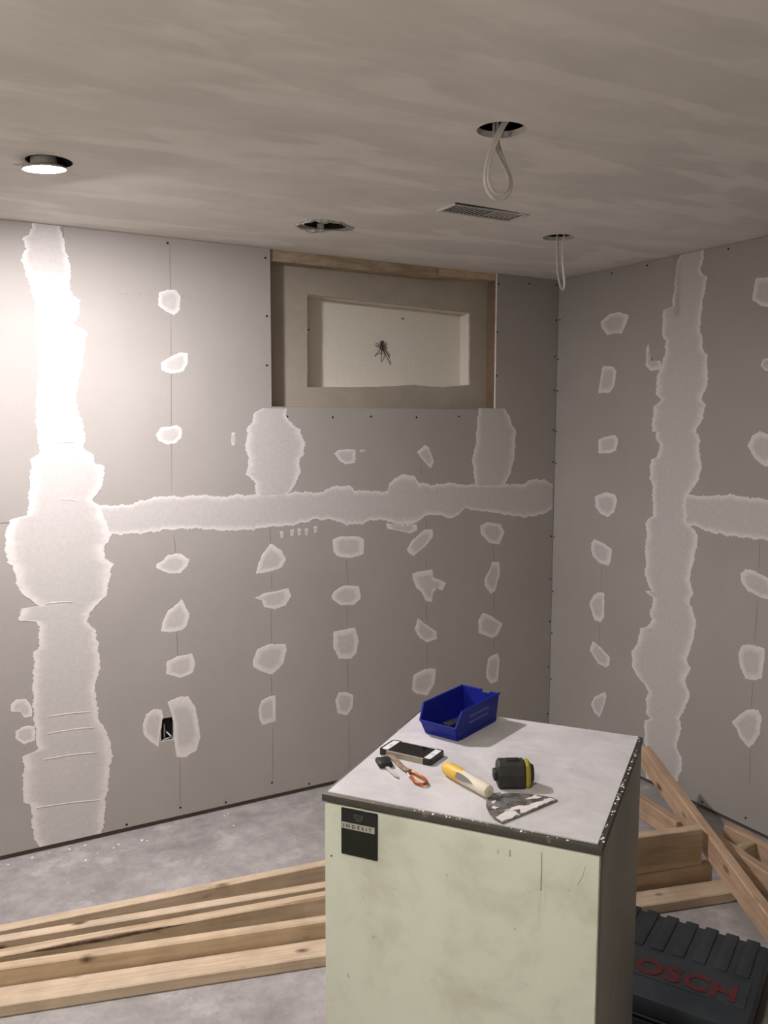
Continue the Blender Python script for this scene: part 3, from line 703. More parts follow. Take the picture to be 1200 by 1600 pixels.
wl = thing('fill_lamp', 'unseen tripod lamp added at the back of the room to brighten the ceiling', 'lamp', (-4.35, -3.25, 0))  # added fill light, out of view, lifts the ceiling and the bounce
b = MB(); b.tube([(0, 0, .25), (0, 0, 1.44)], .012, 12); b.build('pole', M_STEEL, wl, True)
for k in range(3):
    a = 2*PI*k/3 + .4; b = MB(); b.tube([(0, 0, .45), (.32*math.cos(a), .32*math.sin(a), .012)], .010, 10); b.build('leg', M_STEEL, wl, True)
b = MB(); b.lathe([(.02, 1.42), (.06, 1.43), (.10, 1.475), (.112, 1.51), (.108, 1.51), (.096, 1.48)], 28, cap=False); b.build('lamp_head', M_BLACKP, wl, True)
b = MB(); b.lathe([(.098, 1.482), (.05, 1.486), (.0005, 1.487)], 28, cap=False); b.build('lens', M_FILL, wl, True)

RV = Vector((_r.x, _r.y, 0)).normalized(); FV = Vector((_f.x, _f.y, 0)).normalized()
def smooth_path(P, k=6):
    P = [Vector(p) for p in P]; out = []
    for i in range(len(P) - 1):
        p0, p1, p2, p3 = P[max(i-1, 0)], P[i], P[i+1], P[min(i+2, len(P)-1)]
        for j in range(k):
            t = j / k
            out.append(.5 * ((2*p1) + (p2-p0)*t + (2*p0-5*p1+4*p2-p3)*t*t + (3*p1-p0-3*p2+p3)*t**3))
    out.append(P[-1]); return out
def cable_set(key, name, label, strands, r):
    x, y, _ = HOLES[key]; t = thing(name, label, 'cable', (x, y, H))
    for pts in strands:
        b = MB(); b.tube(smooth_path([RV * a + FV * c + Vector((0, 0, z)) for a, c, z in pts]), r, 10, flat=.55, side=None)
        b.build('cable_strand', M_CABLE, t, True)
    return t
cable_set('cable', 'hanging_cable', 'thick loop of white cables hanging from the nearer ceiling hole', [
    [(-.016,.03,.10),(-.015,.026,.015),(-.012,.022,-.022),(-.004,.016,-.055),(.012,.010,-.090),(.022,.004,-.118),(.019,-.002,-.144),(.003,-.006,-.158),(-.016,-.006,-.154),(-.029,-.006,-.130),(-.031,-.006,-.095),(-.022,-.008,-.058),(-.008,-.010,-.022),(.006,-.012,.006),(.018,-.012,.030),(.022,-.006,.10)],
    [(-.006,.034,.10),(-.005,.030,.015),(-.003,.026,-.022),(.006,.022,-.055),(.020,.016,-.092),(.029,.010,-.122),(.025,.004,-.152),(.004,.0,-.170),(-.020,-.002,-.165),(-.037,-.002,-.136),(-.038,-.004,-.095),(-.029,-.006,-.055),(-.015,-.008,-.020),(-.002,-.010,.006),(.008,-.010,.030),(.012,-.004,.10)]], .0046)
cable_set('cable2', 'hanging_cable', 'narrow white cable loop hanging from the ceiling hole near the corner', [
    [(-.004,.0,.10),(-.004,0,.0),(-.003,0,-.06),(-.001,0,-.12),(.006,0,-.165),(.015,0,-.196),(.022,0,-.203),(.027,0,-.192),(.027,0,-.165),(.021,0,-.12),(.017,0,-.06),(.021,0,.0),(.024,0,.10)]], .0050)

# torn hole with a buried junction box
jt = thing('junction_box', 'black junction box in a torn ragged ceiling hole left of the vent', 'electrical box', (-1.590, -.512, H))
b = MB(); b.lathe([(.086, .0), (.086, .07), (.001, .07)], 28, cap=False, M=Matrix.Diagonal((1.0, .72, 1, 1))); b.build('box_shell', M_BLACKP, jt, True)
b = MB(); b.tube(smooth_path([(-.05,.02,.05),(-.03,0,.012),(0,-.01,.006),(.02,.0,.02),(.012,.02,.05)]), .0035, 8); b.build('cable_end', M_CABLE, jt, True)
b = MB(); b.rbox((-.052,-.03,.004),(-.048,.02,.05),.001); b.build('bracket', M_STEEL, jt)
b = MB(); n = len(rag); vs = []
for k, (f, z) in enumerate(((1.0, .0005), (.985, -.005), (1.04, -.005), (1.13, -.0002))):
    for i, (x, y) in enumerate(rag):
        w = 1 + random.uniform(-.02, .02) * (1 if k else 0)
        dz = random.uniform(-.0035, .002) if k in (1, 2) else 0
        fl_ = max(0, 1 - abs(i - 12) / 5) if k == 2 else 0
        ext = .022 * fl_; dz -= .012 * fl_
        vs.append(((x+1.590)*f*w, (y+.512)*f*w + ext, z + dz))
b.add(vs, [(l*n+i, l*n+(i+1) % n, (l+1)*n+(i+1) % n, (l+1)*n+i) for l in range(3) for i in range(n)], 0)
b.build('torn_rim', mat_two('torn_grey_plaster', (.30, .285, .265), (.55, .52, .485), 55, .4, .62, .9), jt)

# vent register
vt = thing('ceiling_vent', 'white slotted vent register in the ceiling', 'vent', ((VX0+VX1)/2, (VY0+VY1)/2, H))
vx, vy = (VX1-VX0)/2, (VY1-VY0)/2; e = .009
b = MB()
for a, c in (((-vx-e,-vy-e,-.004),(vx+e,-vy+.004,.0)),((-vx-e,vy-.004,-.004),(vx+e,vy+e,.0)),((-vx-e,-vy+.004,-.004),(-vx+.004,vy-.004,.0)),((vx-.004,-vy+.004,-.004),(vx+e,vy-.004,.0))):
    b.box(a, c)
b.build('frame', M_WHITE, vt)
b = MB()
for a, c in (((-vx,-vy,0),(-vx+.002,vy,.06)),((vx-.002,-vy,0),(vx,vy,.06)),((-vx,-vy,0),(vx,-vy+.002,.06)),((-vx,vy-.002,0),(vx,vy,.06)),((-vx,-vy,.058),(vx,vy,.06))): b.box(a, c)
b.build('duct_boot', M_DARK, vt)
sb = MB(); sb.box((-.0052, -vy+.004, -.0009), (.0052, vy-.004, .0009)); SL = sb.mesh('slat', M_WHITE)
ns = 18
for i in range(ns):
    o = link('slat', SL, vt); x = -vx + .004 + (2*vx-.008) * (i + .5) / ns
    o.location = (x, 0, .002); o.rotation_euler = (0, math.radians(-42 if i < ns*.6 else -8), 0)
# dark line along the vent edge
b = MB(); b.tube([(-vx-.012,-vy-e-.001,-.001),(-vx+.06,-vy-e-.002,-.001),(0,-vy-e-.001,-.0008),(vx*.7,-vy-e,-.0005)], [.004,.0045,.0025,.001], 6); b.build('dark_gap', M_DARK, vt)

# ================================================================== lumber
def lumber(name, label, A, B, w, h, mat, side=1, group=None, twist=0.0, seg=14, bow=0.0, wane=0.0):
    """A, B: ends of the upper edge nearest the viewer; the piece extends w to the far side and h downwards"""
    A = Vector(A); B = Vector(B); ax = (B - A); L = ax.length; ax.normalize()
    up = Vector((0, 0, 1)); up = (up - ax * ax.dot(up)).normalized(); far = up.cross(ax) * side
    c0 = (A + B) / 2 + far * w / 2 - up * h
    ch = .0035
    prof = [(-w/2+ch,0),(w/2-ch,0),(w/2,ch),(w/2,h-ch),(w/2-ch,h),(-w/2+ch,h),(-w/2,h-ch),(-w/2,ch)]
    b = MB(); vs = []; m = len(prof); sd = random.uniform(0, 9)
    for i in range(seg + 1):
        f = i / seg; x = (f - .5) * L
        dy = bow * math.sin(PI * f)
        for j, (y, z) in enumerate(prof):
            q = Vector((x, y + dy, z))
            if wane and j in (5, 6):      # bark edge eaten away in places
                k = max(0, math.sin(f * 21 + sd)) * wane
                q.y += k if y < 0 else 0; q.z -= k * (1.0 if j == 6 else .25)
            vs.append(q)
    fs = [(i*m+k, i*m+(k+1) % m, (i+1)*m+(k+1) % m, (i+1)*m+k) for i in range(seg) for k in range(m)]
    fs += [tuple(range(m))[::-1], tuple(seg*m+k for k in range(m))]
    b.add(vs, fs)
    me = b.mesh(name, mat)
    o = link(name, me)
    o.matrix_world = Matrix((ax, far, up)).transposed().to_4x4()
    o.location = c0
    tag(o, label, 'lumber', group)
    return o
G = 'loose lumber on the floor'
def ln(x, y0, x0, s, z): return (x, y0 + s * (x - x0), z)
def L5(name, label, x0, x1, y0, xr, s, z, w, h, mat, **k):
    return lumber(name, label, ln(x0, y0, xr, s, z), ln(x1, y0, xr, s, z), w, h, mat, group=G, **k)
L5('lumber_board', 'board on edge nearest the long wall, farthest of the row on the floor', -3.05, -.62, -.656, -2.817, -.127, .089, .038, .089, M_PINE3)
L5('lumber_board', 'second board on edge from the long wall, in the row on the floor', -3.08, -.75, -.716, -2.823, -.207, .089, .036, .089, M_PINE3)
p3 = L5('lumber_board', 'board on edge with a ragged bark edge, third from the long wall', -3.06, -.66, -.799, -2.827, -.189, .089, .040, .089, M_PINE, wane=.010, seg=60)
L5('lumber_board', 'board on edge directly behind the flat front board', -3.0, -.49, -.868, -2.838, -.264, .089, .038, .089, M_PINE)
L5('lumber_board', 'flat board at the front of the row on the floor', -3.02, -.47, -.963, -2.849, -.270, .038, .089, .038, M_PINE3)
# bark left on the third board
for x0, x1 in ((-.98, -.42), (.30, .42), (.48, .66)):
    b = MB(); pts = []
    for i in range(9):
        f = i / 8; pts.append((x0 + (x1-x0)*f, -.0185 + random.uniform(-.001, .001), .0835 + random.uniform(-.002, .001)))
    b.tube(pts, [.001 + .0045 * math.sin(PI * i / 8) for i in range(9)], 7)
    b.build('bark', M_BARK, p3)
L5('lumber_plank', 'wide plank stacked on top of the row of boards, behind the fridge', -1.75, -.535, -.867, -2.838, -.264, .230, .038, .141, M_PINE)
lumber('lumber_board', 'slanting board leaning across the pile beside the fridge', (-.330, -.980, .335), (-.655, -1.875, .0935), .038, .0889, M_PINE2, group=G)
lumber('lumber_board', 'board on edge half hidden between the fridge and the slanting board', (-.262, -.70, .089), (-.345, -1.19, .089), .038, .089, M_PINE2, group=G)
lumber('lumber_board', 'board on edge right of the slanting board', (-.300, -1.285, .089), (-.462, -2.05, .089), .038, .089, M_PINE2, group=G)
lumber('lumber_board', 'board on edge closest to the right wall', (-.194, -1.300, .089), (-.252, -2.05, .089), .038, .089, M_PINE2, group=G)
lumber('lumber_block', 'short wooden block between the two boards by the right wall', (-.287, -1.470, .089), (-.211, -1.462, .089), .038, .089, M_PINE, group=G)

# plaster crumbs along the wall
for i in range(16):
    x = random.uniform(-2.75, -1.75); y = -.03 - abs(random.gauss(0, .09)); s = random.uniform(.004, .009)
    b = MB(); bm = bmesh.new(); bmesh.ops.create_icosphere(bm, subdivisions=1, radius=s)
    for v in bm.verts: v.co *= random.uniform(.7, 1.15); v.co.z = max(-s*.4, v.co.z * .7)
    b.add_bm(bm, 0, Matrix.Translation((0, 0, s * .4)))
    o = b.build('plaster_crumb', M_GYP); o.location = (x, y, 0)
    tag(o, 'tiny white plaster crumb on the concrete floor below the long wall', 'crumb', 'plaster crumbs along the wall')

# ================================================================== the fridge
FO = Vector((-2.311, -1.978, 0)); FA = math.radians(-53.04); FW, FD, FH = .564, .596, .95
FM = Matrix.Translation(FO) @ Matrix.Rotation(FA, 4, 'Z')
def FP(x, y, z=FH): return FM @ Vector((x, y, z))
fr = thing('fridge', 'old cream enamel fridge with a dusty grey top and black nameplate', 'fridge', FO, FA)
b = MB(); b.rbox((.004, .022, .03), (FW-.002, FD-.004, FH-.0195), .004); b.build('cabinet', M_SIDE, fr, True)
b = MB(); b.rbox((.006, .0, .05), (FW-.004, .018, FH-.0215), .004); door = b.build('door', M_ENAMEL, fr, True)
b = MB(); b.box((.012, .017, .06), (FW-.010, .0225, FH-.035)); b.build('door_seal', M_DARK, fr)
b = MB(); b.rbox((.0, .0, FH-.019), (FW, FD, FH-.003), .002)
b.build('edge_trim', M_TRIM, fr, True)
b = MB(); b.rbox((.009, .009, FH-.004), (FW-.009, FD-.009, FH), .001); b.build('worktop', M_TOP, fr)
for x in (.05, FW-.05):
    for y in (.06, FD-.06):
        b = MB(); b.lathe([(.02, 0), (.02, .008), (.012, .010), (.012, .032)], 16, M=Matrix.Translation((x, y, 0))); b.build('foot', M_BLACKP, fr, True)
# crusted plaster on the rim
rc = MB()
for i in range(90):
    side = random.choice('frrrb'); t = random.random()
    if side == 'f': q = (.05 + .5 * t ** .6, random.uniform(.001, .010)); 
    elif side == 'r': q = (FW - random.uniform(.001, .012), .02 + .56 * t)
    else: q = (.2 + .36 * t, FD - random.uniform(.001, .010))
    s = random.uniform(.001, .0024)
    bm = bmesh.new(); bmesh.ops.create_icosphere(bm, subdivisions=1, radius=s)
    for v in bm.verts: v.co.x *= random.uniform(.8, 1.6); v.co.y *= random.uniform(1.0, 2.6); v.co.z *= .4
    rc.add_bm(bm, 0, Matrix.Translation((q[0], q[1], FH - .003 + s * .3)))
tag(rc.build('dried_plaster', M_GYP, fr), kind='stuff')
# nameplate
b = MB(); b.rbox((.046, -.004, .830), (.126, .001, .927), .0015)
M_PLATE = plain('dark_olive_plate', (0.022, 0.026, 0.020), .6, spec=.15); plate = b.build('nameplate', M_PLATE, door, True)
b = MB(); b.box((.048, -.0045, .900), (.121, -.0035, .926)); b.build('plate_header', M_BLACKP, door)
M_SILV = plain('worn_silver_band', (.42, .42, .37), .5, .1)
b = MB(); b.box((.048, -.0052, .886), (.121, -.0035, .899)); b.build('name_band', M_SILV, door)
TR = Matrix.Translation((.0515, -.0052, .8890)) @ Matrix.Rotation(PI/2, 4, 'X')
text_mesh('INDESIT', .0100, .0003, M_BLACKP, TR, 'lettering', door, 1.75, .00022, 1.08)
b = MB()
for k, (s_, y0) in enumerate(((1.0, -.0049), (.66, -.0053))):
    b.prism([(-.011*s_, .005*s_), (.011*s_, .005*s_), (.009*s_, -.002*s_), (.004*s_, -.008*s_), (-.004*s_, -.008*s_), (-.009*s_, -.002*s_)], 0, .0004, k, Matrix.Translation((.085, y0 + .0005, .9135)) @ Matrix.Rotation(PI/2, 4, 'X'))
M_EMB = plain('grey_emblem', (.085, .085, .08), .5); b.build('emblem', [M_EMB, M_BLACKP], door)
b = MB(); b.tube([(.085,-.0058,.920),(.085,-.0058,.908)], .0008, 6); b.tube([(.080,-.0058,.918),(.085,-.0058,.909),(.090,-.0058,.918)], .0008, 6); b.build('emblem_mark', M_EMB, door)
# rust drips and a small rivet on the door
M_RUST = mat_two('old_drip', (.42, .37, .28), (.52, .49, .39), 60, .4, .6, .7)
for x, z0, z1, w in ((.455, .915, .842, .0028), (.395, .908, .896, .0035), (.372, .905, .897, .0025)):
    b = MB(); b.tube([(x, -.0002, z0), (x+.0006, -.0002, (z0+z1)/2), (x, -.0002, z1)], [w*.4, w*.45, w*.6], 6, flat=1); b.build('drip_stain', M_RUST, door)
b = MB(); b.tube([(.535, -.0001, .905), (.530, -.0001, .885), (.522, -.0001, .868)], [.0006, .001, .0006], 6); b.build('scratch', M_RUST, door)
b = MB(); b.lathe([(.002, 0), (.0015, .0012)], 10, M=Matrix.Translation((.022, 0, .818)) @ Matrix.Rotation(PI/2, 4, 'X')); b.build('rivet', M_DARK, door)

def on_top(name, label, cat, x, y, ang=0.0):
    p = FP(x, y); return thing(name, label, cat, p, FA + ang)

# ------------------------------------------------------------------ blue stacking bin
bn = on_top('storage_bin', 'blue plastic stacking bin with a low open front', 'bin', .121, .390, math.radians(-13.5))
M_BLUE = plain('blue_polypropylene', (0.010, 0.019, 0.245), .5, var=.15, spec=.25)
T = .0022; BWb, BWt, BL_, BH, LIPH, LIPY = .046, .054, .182, .073, .036, -.018
def bw(z): return BWb + (BWt - BWb) * z / BH
b = MB()
b.box((-BWb, 0, .003), (BWb, BL_, .003 + T)); b.build('bin_floor', M_BLUE, bn)
for sx in (-1, 1):
    b = MB()
    prof = [(0, .0), (LIPY, LIPH), (.002, BH), (BL_, BH), (BL_, .0)]
    vs = [(sx * bw(z), y, z) for y, z in prof] + [(sx * (bw(z) - T), y, z) for y, z in prof]
    n = 5; b.add(vs, [tuple(range(n)), tuple(range(n, 2*n))] + [(i, (i+1) % n, (i+1) % n + n, i + n) for i in range(n)])
    s_ = b.build('bin_side', M_BLUE, bn)
    r_ = MB(); r_.tube([(sx*(bw(LIPH)+.0005), LIPY, LIPH), (sx*(bw(BH)+.0008), .002, BH), (sx*(bw(BH)+.0008), BL_, BH)], .0027, 8)
    r_.build('rolled_rim', M_BLUE, s_, True)
    r_ = MB(); r_.box((sx*bw(.004)-.002, .012, .0), (sx*bw(.004)+.002, BL_-.006, .007)); r_.build('foot_rail', M_BLUE, s_)
b = MB()
vs = [(-BWb,0,0),(BWb,0,0),(bw(LIPH),LIPY,LIPH),(-bw(LIPH),LIPY,LIPH)]; vs += [(x, y+T, z) for x, y, z in vs]
b.add(vs, [(0,1,2,3),(4,5,6,7),(0,1,5,4),(1,2,6,5),(2,3,7,6),(3,0,4,7)]); fo = b.build('front_lip', M_BLUE, bn)
r_ = MB(); r_.tube([(-bw(LIPH),LIPY,LIPH),(bw(LIPH),LIPY,LIPH)], .0028, 8); r_.build('rolled_rim', M_BLUE, fo, True)
r_ = MB(); r_.tube([(-BWb,-.003,.006),(BWb,-.003,.006)], .0016, 8); r_.build('lower_rib', M_BLUE, fo, True)
b = MB(); prof = [(-BWb,0),(BWb,0),(BWt,BH),(BWt*.55,BH),(BWt*.45,BH-.006),(BWt*.12,BH-.006),(BWt*.02,BH),(-BWt,BH)]
b.prism(prof, 0, T, 0, Matrix.Translation((0, BL_, 0)) @ Matrix.Rotation(PI/2, 4, 'X')); bb = b.build('bin_back', M_BLUE, bn)
r_ = MB(); r_.rbox((-BWt, BL_, BH-.004), (BWt*.05, BL_+.007, BH), .0012); r_.build('hanging_lip', M_BLUE, bb)
# moulded marks on the outer side
M_MOULD = plain('scuffed_blue_lettering', (.075, .09, .30), .5)
for zc, (y0, y1) in ((.050, (.045, .135)), (.034, (.045, .128))):
    y = y0; k = 0
    while y < y1:
        w = random.uniform(.003, .006)
        c = MB(); x = bw(zc); c.box((x-.0005, y, zc-.0028), (x+.0006, y+w, zc+.0028)); c.build('moulded_mark', M_MOULD, bn)
        y += w + .0022; k += 1
# contents
q = bn.matrix_world
def in_bin(x, y, z):
    M = Matrix.Translation(FP(.121, .390)) @ Matrix.Rotation(FA + math.radians(-13.5), 4, 'Z'); return M @ Vector((x, y, z))
dv = thing('drill_bit_holder', 'black bit holder lying inside the blue bin', 'tool', in_bin(.006, .058, .0053), FA + math.radians(-13.5) + 1.35)
b = MB(); b.rbox((-.036, -.014, 0), (.030, .014, .022), .004); b.build('holder_body', M_BLACKP, dv, True)
b = MB(); b.lathe([(.004, 0), (.004, .02), (.0025, .024)], 10, M=Matrix.Translation((.030, 0, .012)) @ Matrix.Rotation(PI/2, 4, 'Y')); b.build('bit', M_STEEL, dv, True)
for i, (x, y, a) in enumerate(((.010, .012, 1.4), (.022, .018, 1.7), (-.004, .014, 1.2), (.020, .040, 2.6))):
    s = thing('loose_screw', 'small silver screw lying at the front of the blue bin', 'screw', in_bin(x, y, .0053), FA - .236 + a, 'screws in the blue bin')
    b = MB(); b.lathe([(.0036, 0), (.0036, .001), (.0018, .003), (.0016, .018), (.0003, .023)], 10, M=Matrix.Translation((0, 0, .0036)) @ Matrix.Rotation(PI/2, 4, 'Y')); b.build('shank', M_STEEL, s, True)

# ------------------------------------------------------------------ phone
ph = on_top('phone', 'phone with white ends and black screen in a two-tone bumper case', 'phone', .0965, .2565, math.radians(-7.0))
def rrect(w, h, r, n=6):
    out = []
    for cx, cy, a0 in ((w-r, h-r, 0), (-w+r, h-r, PI/2), (-w+r, -h+r, PI), (w-r, -h+r, 1.5*PI)):
        for i in range(n + 1):
            a = a0 + PI/2 * i / n; out.append((cx + r*math.cos(a), cy + r*math.sin(a)))
    return out
M_CASE = plain('grey_beige_case', (.30, .27, .225), .5); M_GLASS = plain('black_glass', (.006, .006, .007), .12); M_PHW = plain('white_phone_face', (.72, .72, .72), .3)
b = MB(); b.prism(rrect(.0665, .0345, .009), .0, .0125); b.build('case', M_CASE, ph)
for sx in (-1, 1):
    pts = [(x, y) for x, y in rrect(.0672, .0352, .0095) if x * sx > .035]
    pts = sorted(pts, key=lambda q: math.atan2(q[1], q[0] * sx - .05))
    pts = [(.047*sx, -.0352)] + pts + [(.047*sx, .0352)]
    b = MB(); b.prism(pts, .0004, .0131); b.build('bumper', M_BLACKP, ph)
    b = MB(); b.prism(rrect(.0085, .0285, .004), .0130, .0136, 0, Matrix.Translation((sx*.0535, 0, 0))); e_ = b.build('white_band', M_PHW, ph)
    c = MB()
    if sx > 0: c.lathe([(.0052, .0136), (.0048, .0138), (.001, .0137)], 18, M=Matrix.Translation((.0540, 0, 0)))
    else: c.box((-.0545, -.006, .0136), (-.0530, .006, .0138))
    c.build('home_button' if sx > 0 else 'earpiece', plain('phone_detail', (.5, .5, .5), .4) if sx > 0 else M_BLACKP, e_)
b = MB(); b.prism(rrect(.0465, .0290, .001), .0125, .0136); b.build('screen', M_GLASS, ph)

# ------------------------------------------------------------------ keys with strap and carabiner
M_SILVER = plain('bright_nickel', (.62, .61, .58), .3, .25)
ks = on_top('key_set', 'car key on a webbing strap with an orange carabiner', 'keys', .062, .178)
def K(x, y, z): return (x - .062, y - .178, z)
b = MB(); b.rbox((-.022, -.0165, .0), (.020, .0165, .014), .0065, M=Matrix.Rotation(math.radians(-52), 4, 'Z')); b.build('key_fob', M_BLACKP, ks, True)
b = MB()
MK = Matrix.Translation(K(.080, .158, .0045)) @ Matrix.Rotation(math.radians(-44), 4, 'Z')
b.prism([(-.006,-.004),(.030,-.004),(.034,-.003),(.038,-.0045),(.042,-.002),(.046,-.0035),(.052,0),(.048,.004),(-.006,.004)], -.001, .001, 0, MK); b.build('key_blade', M_SILVER, ks)
b = MB(); b.tube([K(.050 + .011*math.cos(a*PI/8), .214 + .011*math.sin(a*PI/8), .004 + .002*math.sin(a)) for a in range(16)], .0011, 6, closed=True); b.build('key_ring', M_STEEL, ks, True)
M_STRAP = mat_two('dusty_webbing', (.20, .13, .085), (.30, .235, .17), 120, .4, .6, .9)
b = MB(); P = smooth_path([K(.046, .226, .003), K(.062, .220, .006), K(.082, .200, .007), K(.101, .181, .005), K(.119, .165, .006), K(.131, .158, .008)])
b.tube(P, .0068, 8, flat=.22, side=Vector((.62, .78, 0))); b.build('strap', M_STRAP, ks, True)
M_ORANGE = plain('orange_anodised', (.50, .125, .02), .25, .75)
MCb = Matrix.Translation(K(.158, .131, .0055)) @ Matrix.Rotation(math.radians(-41), 4, 'Z')
cp = []
for i in range(28):
    a = 2*PI*i/28; r1 = .0125 if math.cos(a) > 0 else .0095
    cp.append((MCb @ Vector((.034*math.copysign(abs(math.cos(a))**.75, math.cos(a)), r1*math.copysign(abs(math.sin(a))**.75, math.sin(a)), 0))))
b = MB(); b.tube(cp[20:] + cp[:17], .0032, 9, side=Vector((0, 0, 1))); cb_ = b.build('carabiner', M_ORANGE, ks, True)
b = MB(); b.tube(cp[16:21], .0023, 9, side=Vector((0, 0, 1))); b.build('gate', M_SILVER, cb_, True)

# ------------------------------------------------------------------ putty knife
kn = on_top('putty_knife', 'wide putty knife with yellow and cream handle and plaster-smeared blade', 'putty knife', .268, .143, math.radians(-34))
M_YEL = plain('yellow_grip', (.68, .42, .06), .5); M_CREAM = mat_two('plaster_coated_handle', (.60, .55, .46), (.66, .60, .48), 30, .4, .6, .7); M_GRIP = plain('grey_soft_grip', (.17, .165, .165), .7)
RX = Matrix.Translation((0, 0, .0155)) @ Matrix.Rotation(PI/2, 4, 'Y')
b = MB(); b.lathe([(.001,-.083),(.009,-.081),(.0135,-.074),(.0150,-.060),(.0152,-.035),(.0148,-.018)], 20, M=RX); b.build('handle_end', M_YEL, kn, True)
b = MB(); b.lathe([(.0148,-.018),(.0142,.0),(.0138,.025),(.0140,.045),(.0135,.062),(.0115,.066),(.001,.067)], 20, M=RX, cap=False); hd = b.build('handle', M_CREAM, kn, True)
b = MB()
for a in (-.45,):
    b.prism([(-.026,-.006),(-.010,-.0075),(.010,-.005),(.030,-.001),(.012,.004),(-.012,.006),(-.026,.005)], 0, .003, 0, Matrix.Translation((0,0,.0155)) @ Matrix.Rotation(a + PI/2 + .0, 4, 'X') @ Matrix.Translation((0, 0, .0126)))
b.build('soft_grip', M_GRIP, hd, True)
KI = (Matrix.Translation((.268, .143, 0)) @ Matrix.Rotation(math.radians(-34), 4, 'Z')).inverted()
def kp(l): return [tuple((KI @ Vector((x, y, 0)))[:2]) for x, y in l]
bl = kp([(.324,.118),(.322,.092),(.328,.068),(.342,.041),(.357,.022),(.377,.008),(.452,.150),(.437,.158),(.405,.156),(.372,.150),(.350,.142),(.338,.128)])
b = MB(); b.prism(bl, .0020, .0033); blade = b.build('blade', mat_two('scraped_steel', (.10, .095, .088), (.26, .25, .235), 34, .42, .6, .45, .35), kn)
b = MB(); b.prism(kp([(.322,.116),(.332,.106),(.346,.116),(.340,.130)]), .0020, .0075); b.build('ferrule', M_GRIP, kn)
M_WETMUD = plain('wet_compound', (.66, .63, .60), .7)
def smear(l, z, seed):
    random.seed(seed); P = []
    for i in range(len(l)):
        a = Vector(l[i]); c = Vector(l[(i+1) % len(l)]); k = max(2, int((c-a).length/.006))
        for j in range(k): q = a.lerp(c, j/k); P.append((q.x + random.uniform(-.0028,.0028), q.y + random.uniform(-.0028,.0028)))
    b = MB(); b.prism(kp(P), .0032, z); b.build('compound_smear', M_WETMUD, blade)
smear([(.362,.024),(.376,.014),(.398,.055),(.388,.066),(.372,.058)], .0046, 1)
smear([(.396,.060),(.404,.066),(.446,.146),(.434,.148),(.412,.112),(.392,.084)], .0050, 2)
smear([(.368,.060),(.388,.070),(.400,.096),(.382,.090)], .0042, 3)
smear([(.394,.128),(.412,.138),(.420,.152),(.402,.150)], .0042, 4)
smear([(.340,.060),(.350,.056),(.352,.070),(.342,.074)], .0038, 5)
smear([(.332,.085),(.342,.082),(.340,.098)], .0038, 6)

# ------------------------------------------------------------------ tape measure
tm = on_top('tape_measure', 'black tape measure with a yellow band behind the putty knife blade', 'tape measure', .351, .192, math.radians(25))
M_RUB = plain('dusty_black_rubber', (.022, .021, .020), .6, var=.35, scale=60)
pr = [(-.022,.0),(.018,.0),(.024,.006),(.026,.024),(.022,.044),(.012,.054),(-.006,.056),(-.018,.048),(-.025,.030),(-.026,.008)]
def rx(x): return Matrix.Translation((x, 0, 0)) @ Matrix.Rotation(PI/2, 4, 'Z') @ Matrix.Rotation(PI/2, 4, 'X')
def hull(name, x0, x1, mat, s=1.0, parent=None, ch=.004):
    b = MB(); vs = []; n = len(pr)
    for x, k in ((x0, .86), (x0+ch, 1.0), (x1-ch, 1.0), (x1, .86)):
        for y, z in pr: vs.append((x, y*s*k, .028 + (z-.028)*s*k))
    b.add(vs, [(l*n+i, l*n+(i+1) % n, (l+1)*n+(i+1) % n, (l+1)*n+i) for l in range(3) for i in range(n)] + [tuple(range(n)), tuple(3*n+i for i in range(n))])
    return b.build(name, mat, parent if parent is not None else tm)
hull('tape_case', -.036, .022, M_RUB)
hull('yellow_band', .020, .032, plain('yellow_case_band', (.32, .255, .02), .45), .95)
hull('side_cap', .030, .040, M_RUB, .62)
b = MB(); b.rbox((-.044, -.014, .014), (-.034, .012, .034), .003); b.build('belt_clip', M_RUB, tm, True)
b = MB(); b.rbox((-.018, -.008, .053), (.010, .006, .058), .002); b.build('lock_button', M_BLACKP, tm, True)
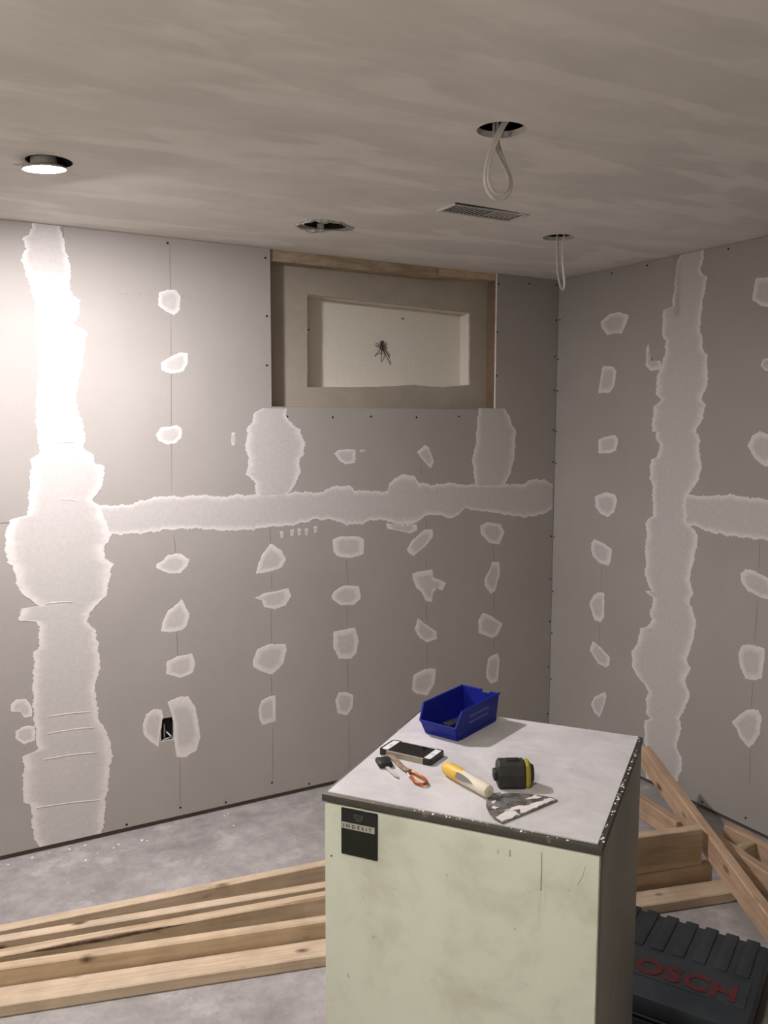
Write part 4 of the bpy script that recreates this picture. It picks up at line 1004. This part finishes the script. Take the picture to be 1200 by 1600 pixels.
for x in (-.020, .004):
    b = MB(); b.lathe([(.004, 0), (.004, .001), (.001, .0015)], 12, M=Matrix.Translation((x, -.0235, .012)) @ Matrix.Rotation(PI/2, 4, 'X')); b.build('case_screw', M_DARK, tm, True)

# ------------------------------------------------------------------ tool case
random.seed(5)
tc_ = thing('tool_case', 'dark blue-grey hard plastic tool case with red lettering, right of the fridge', 'tool case', (-.800, -1.965, 0), math.radians(-61.7))
M_TC = mat_two('blue_grey_case_plastic', (.017, .023, .028), (.027, .034, .039), 9, .4, .62, .55); M_TCD = plain('black_case_plastic', (.010, .011, .012), .55)
M_RED = plain('red_lettering', (.085, .008, .010), .55)
b = MB(); b.rbox((-.51, -.445, .0), (.0, .0, .066), .014); b.build('lower_shell', M_TCD, tc_, True)
b = MB(); b.rbox((-.505, -.440, .070), (-.005, -.005, .130), .014); lid = b.build('lid', M_TC, tc_, True)
b = MB(); b.box((-.49, -.425, .060), (-.02, -.02, .072)); b.build('seam_gasket', M_TCD, tc_)
xs = [-.475, -.415, -.355, -.295, -.235, -.175, -.115, -.055]
for i, x in enumerate(xs):
    b = MB(); b.rbox((x-.019, -.205, .124), (x+.019, -.006, .1345), .004); b.build('rib', M_TC, lid, True)
    b = MB(); b.rbox((x-.019, -.012, .085), (x+.019, .002, .131), .003); b.build('back_rib', M_TC, lid, True)
b = MB(); b.rbox((-.485, -.350, .1285), (-.025, -.225, .1325), .0015); b.build('name_panel', M_TC, lid)
text_mesh('BOSCH', .098, .0012, M_RED, Matrix.Translation((-.392, -.335, .1330)), 'lettering', lid, 1.06, .0035, 1.03)
for x in (-.40, -.11):
    b = MB(); b.rbox((x-.03, -.455, .030), (x+.03, -.436, .100), .004); b.build('latch', M_TCD, tc_, True)
b = MB(); b.tube(smooth_path([(-.33,-.44,.05),(-.33,-.475,.05),(-.31,-.49,.05),(-.255,-.492,.05),(-.20,-.49,.05),(-.18,-.475,.05),(-.18,-.44,.05)]), .011, 10, side=Vector((0,0,1))); b.build('carry_handle', M_TCD, tc_, True)
b = MB(); b.rbox((-.50, -.4425, .070), (-.01, -.432, .076), .001); b.build('lid_edge', M_TC, lid)
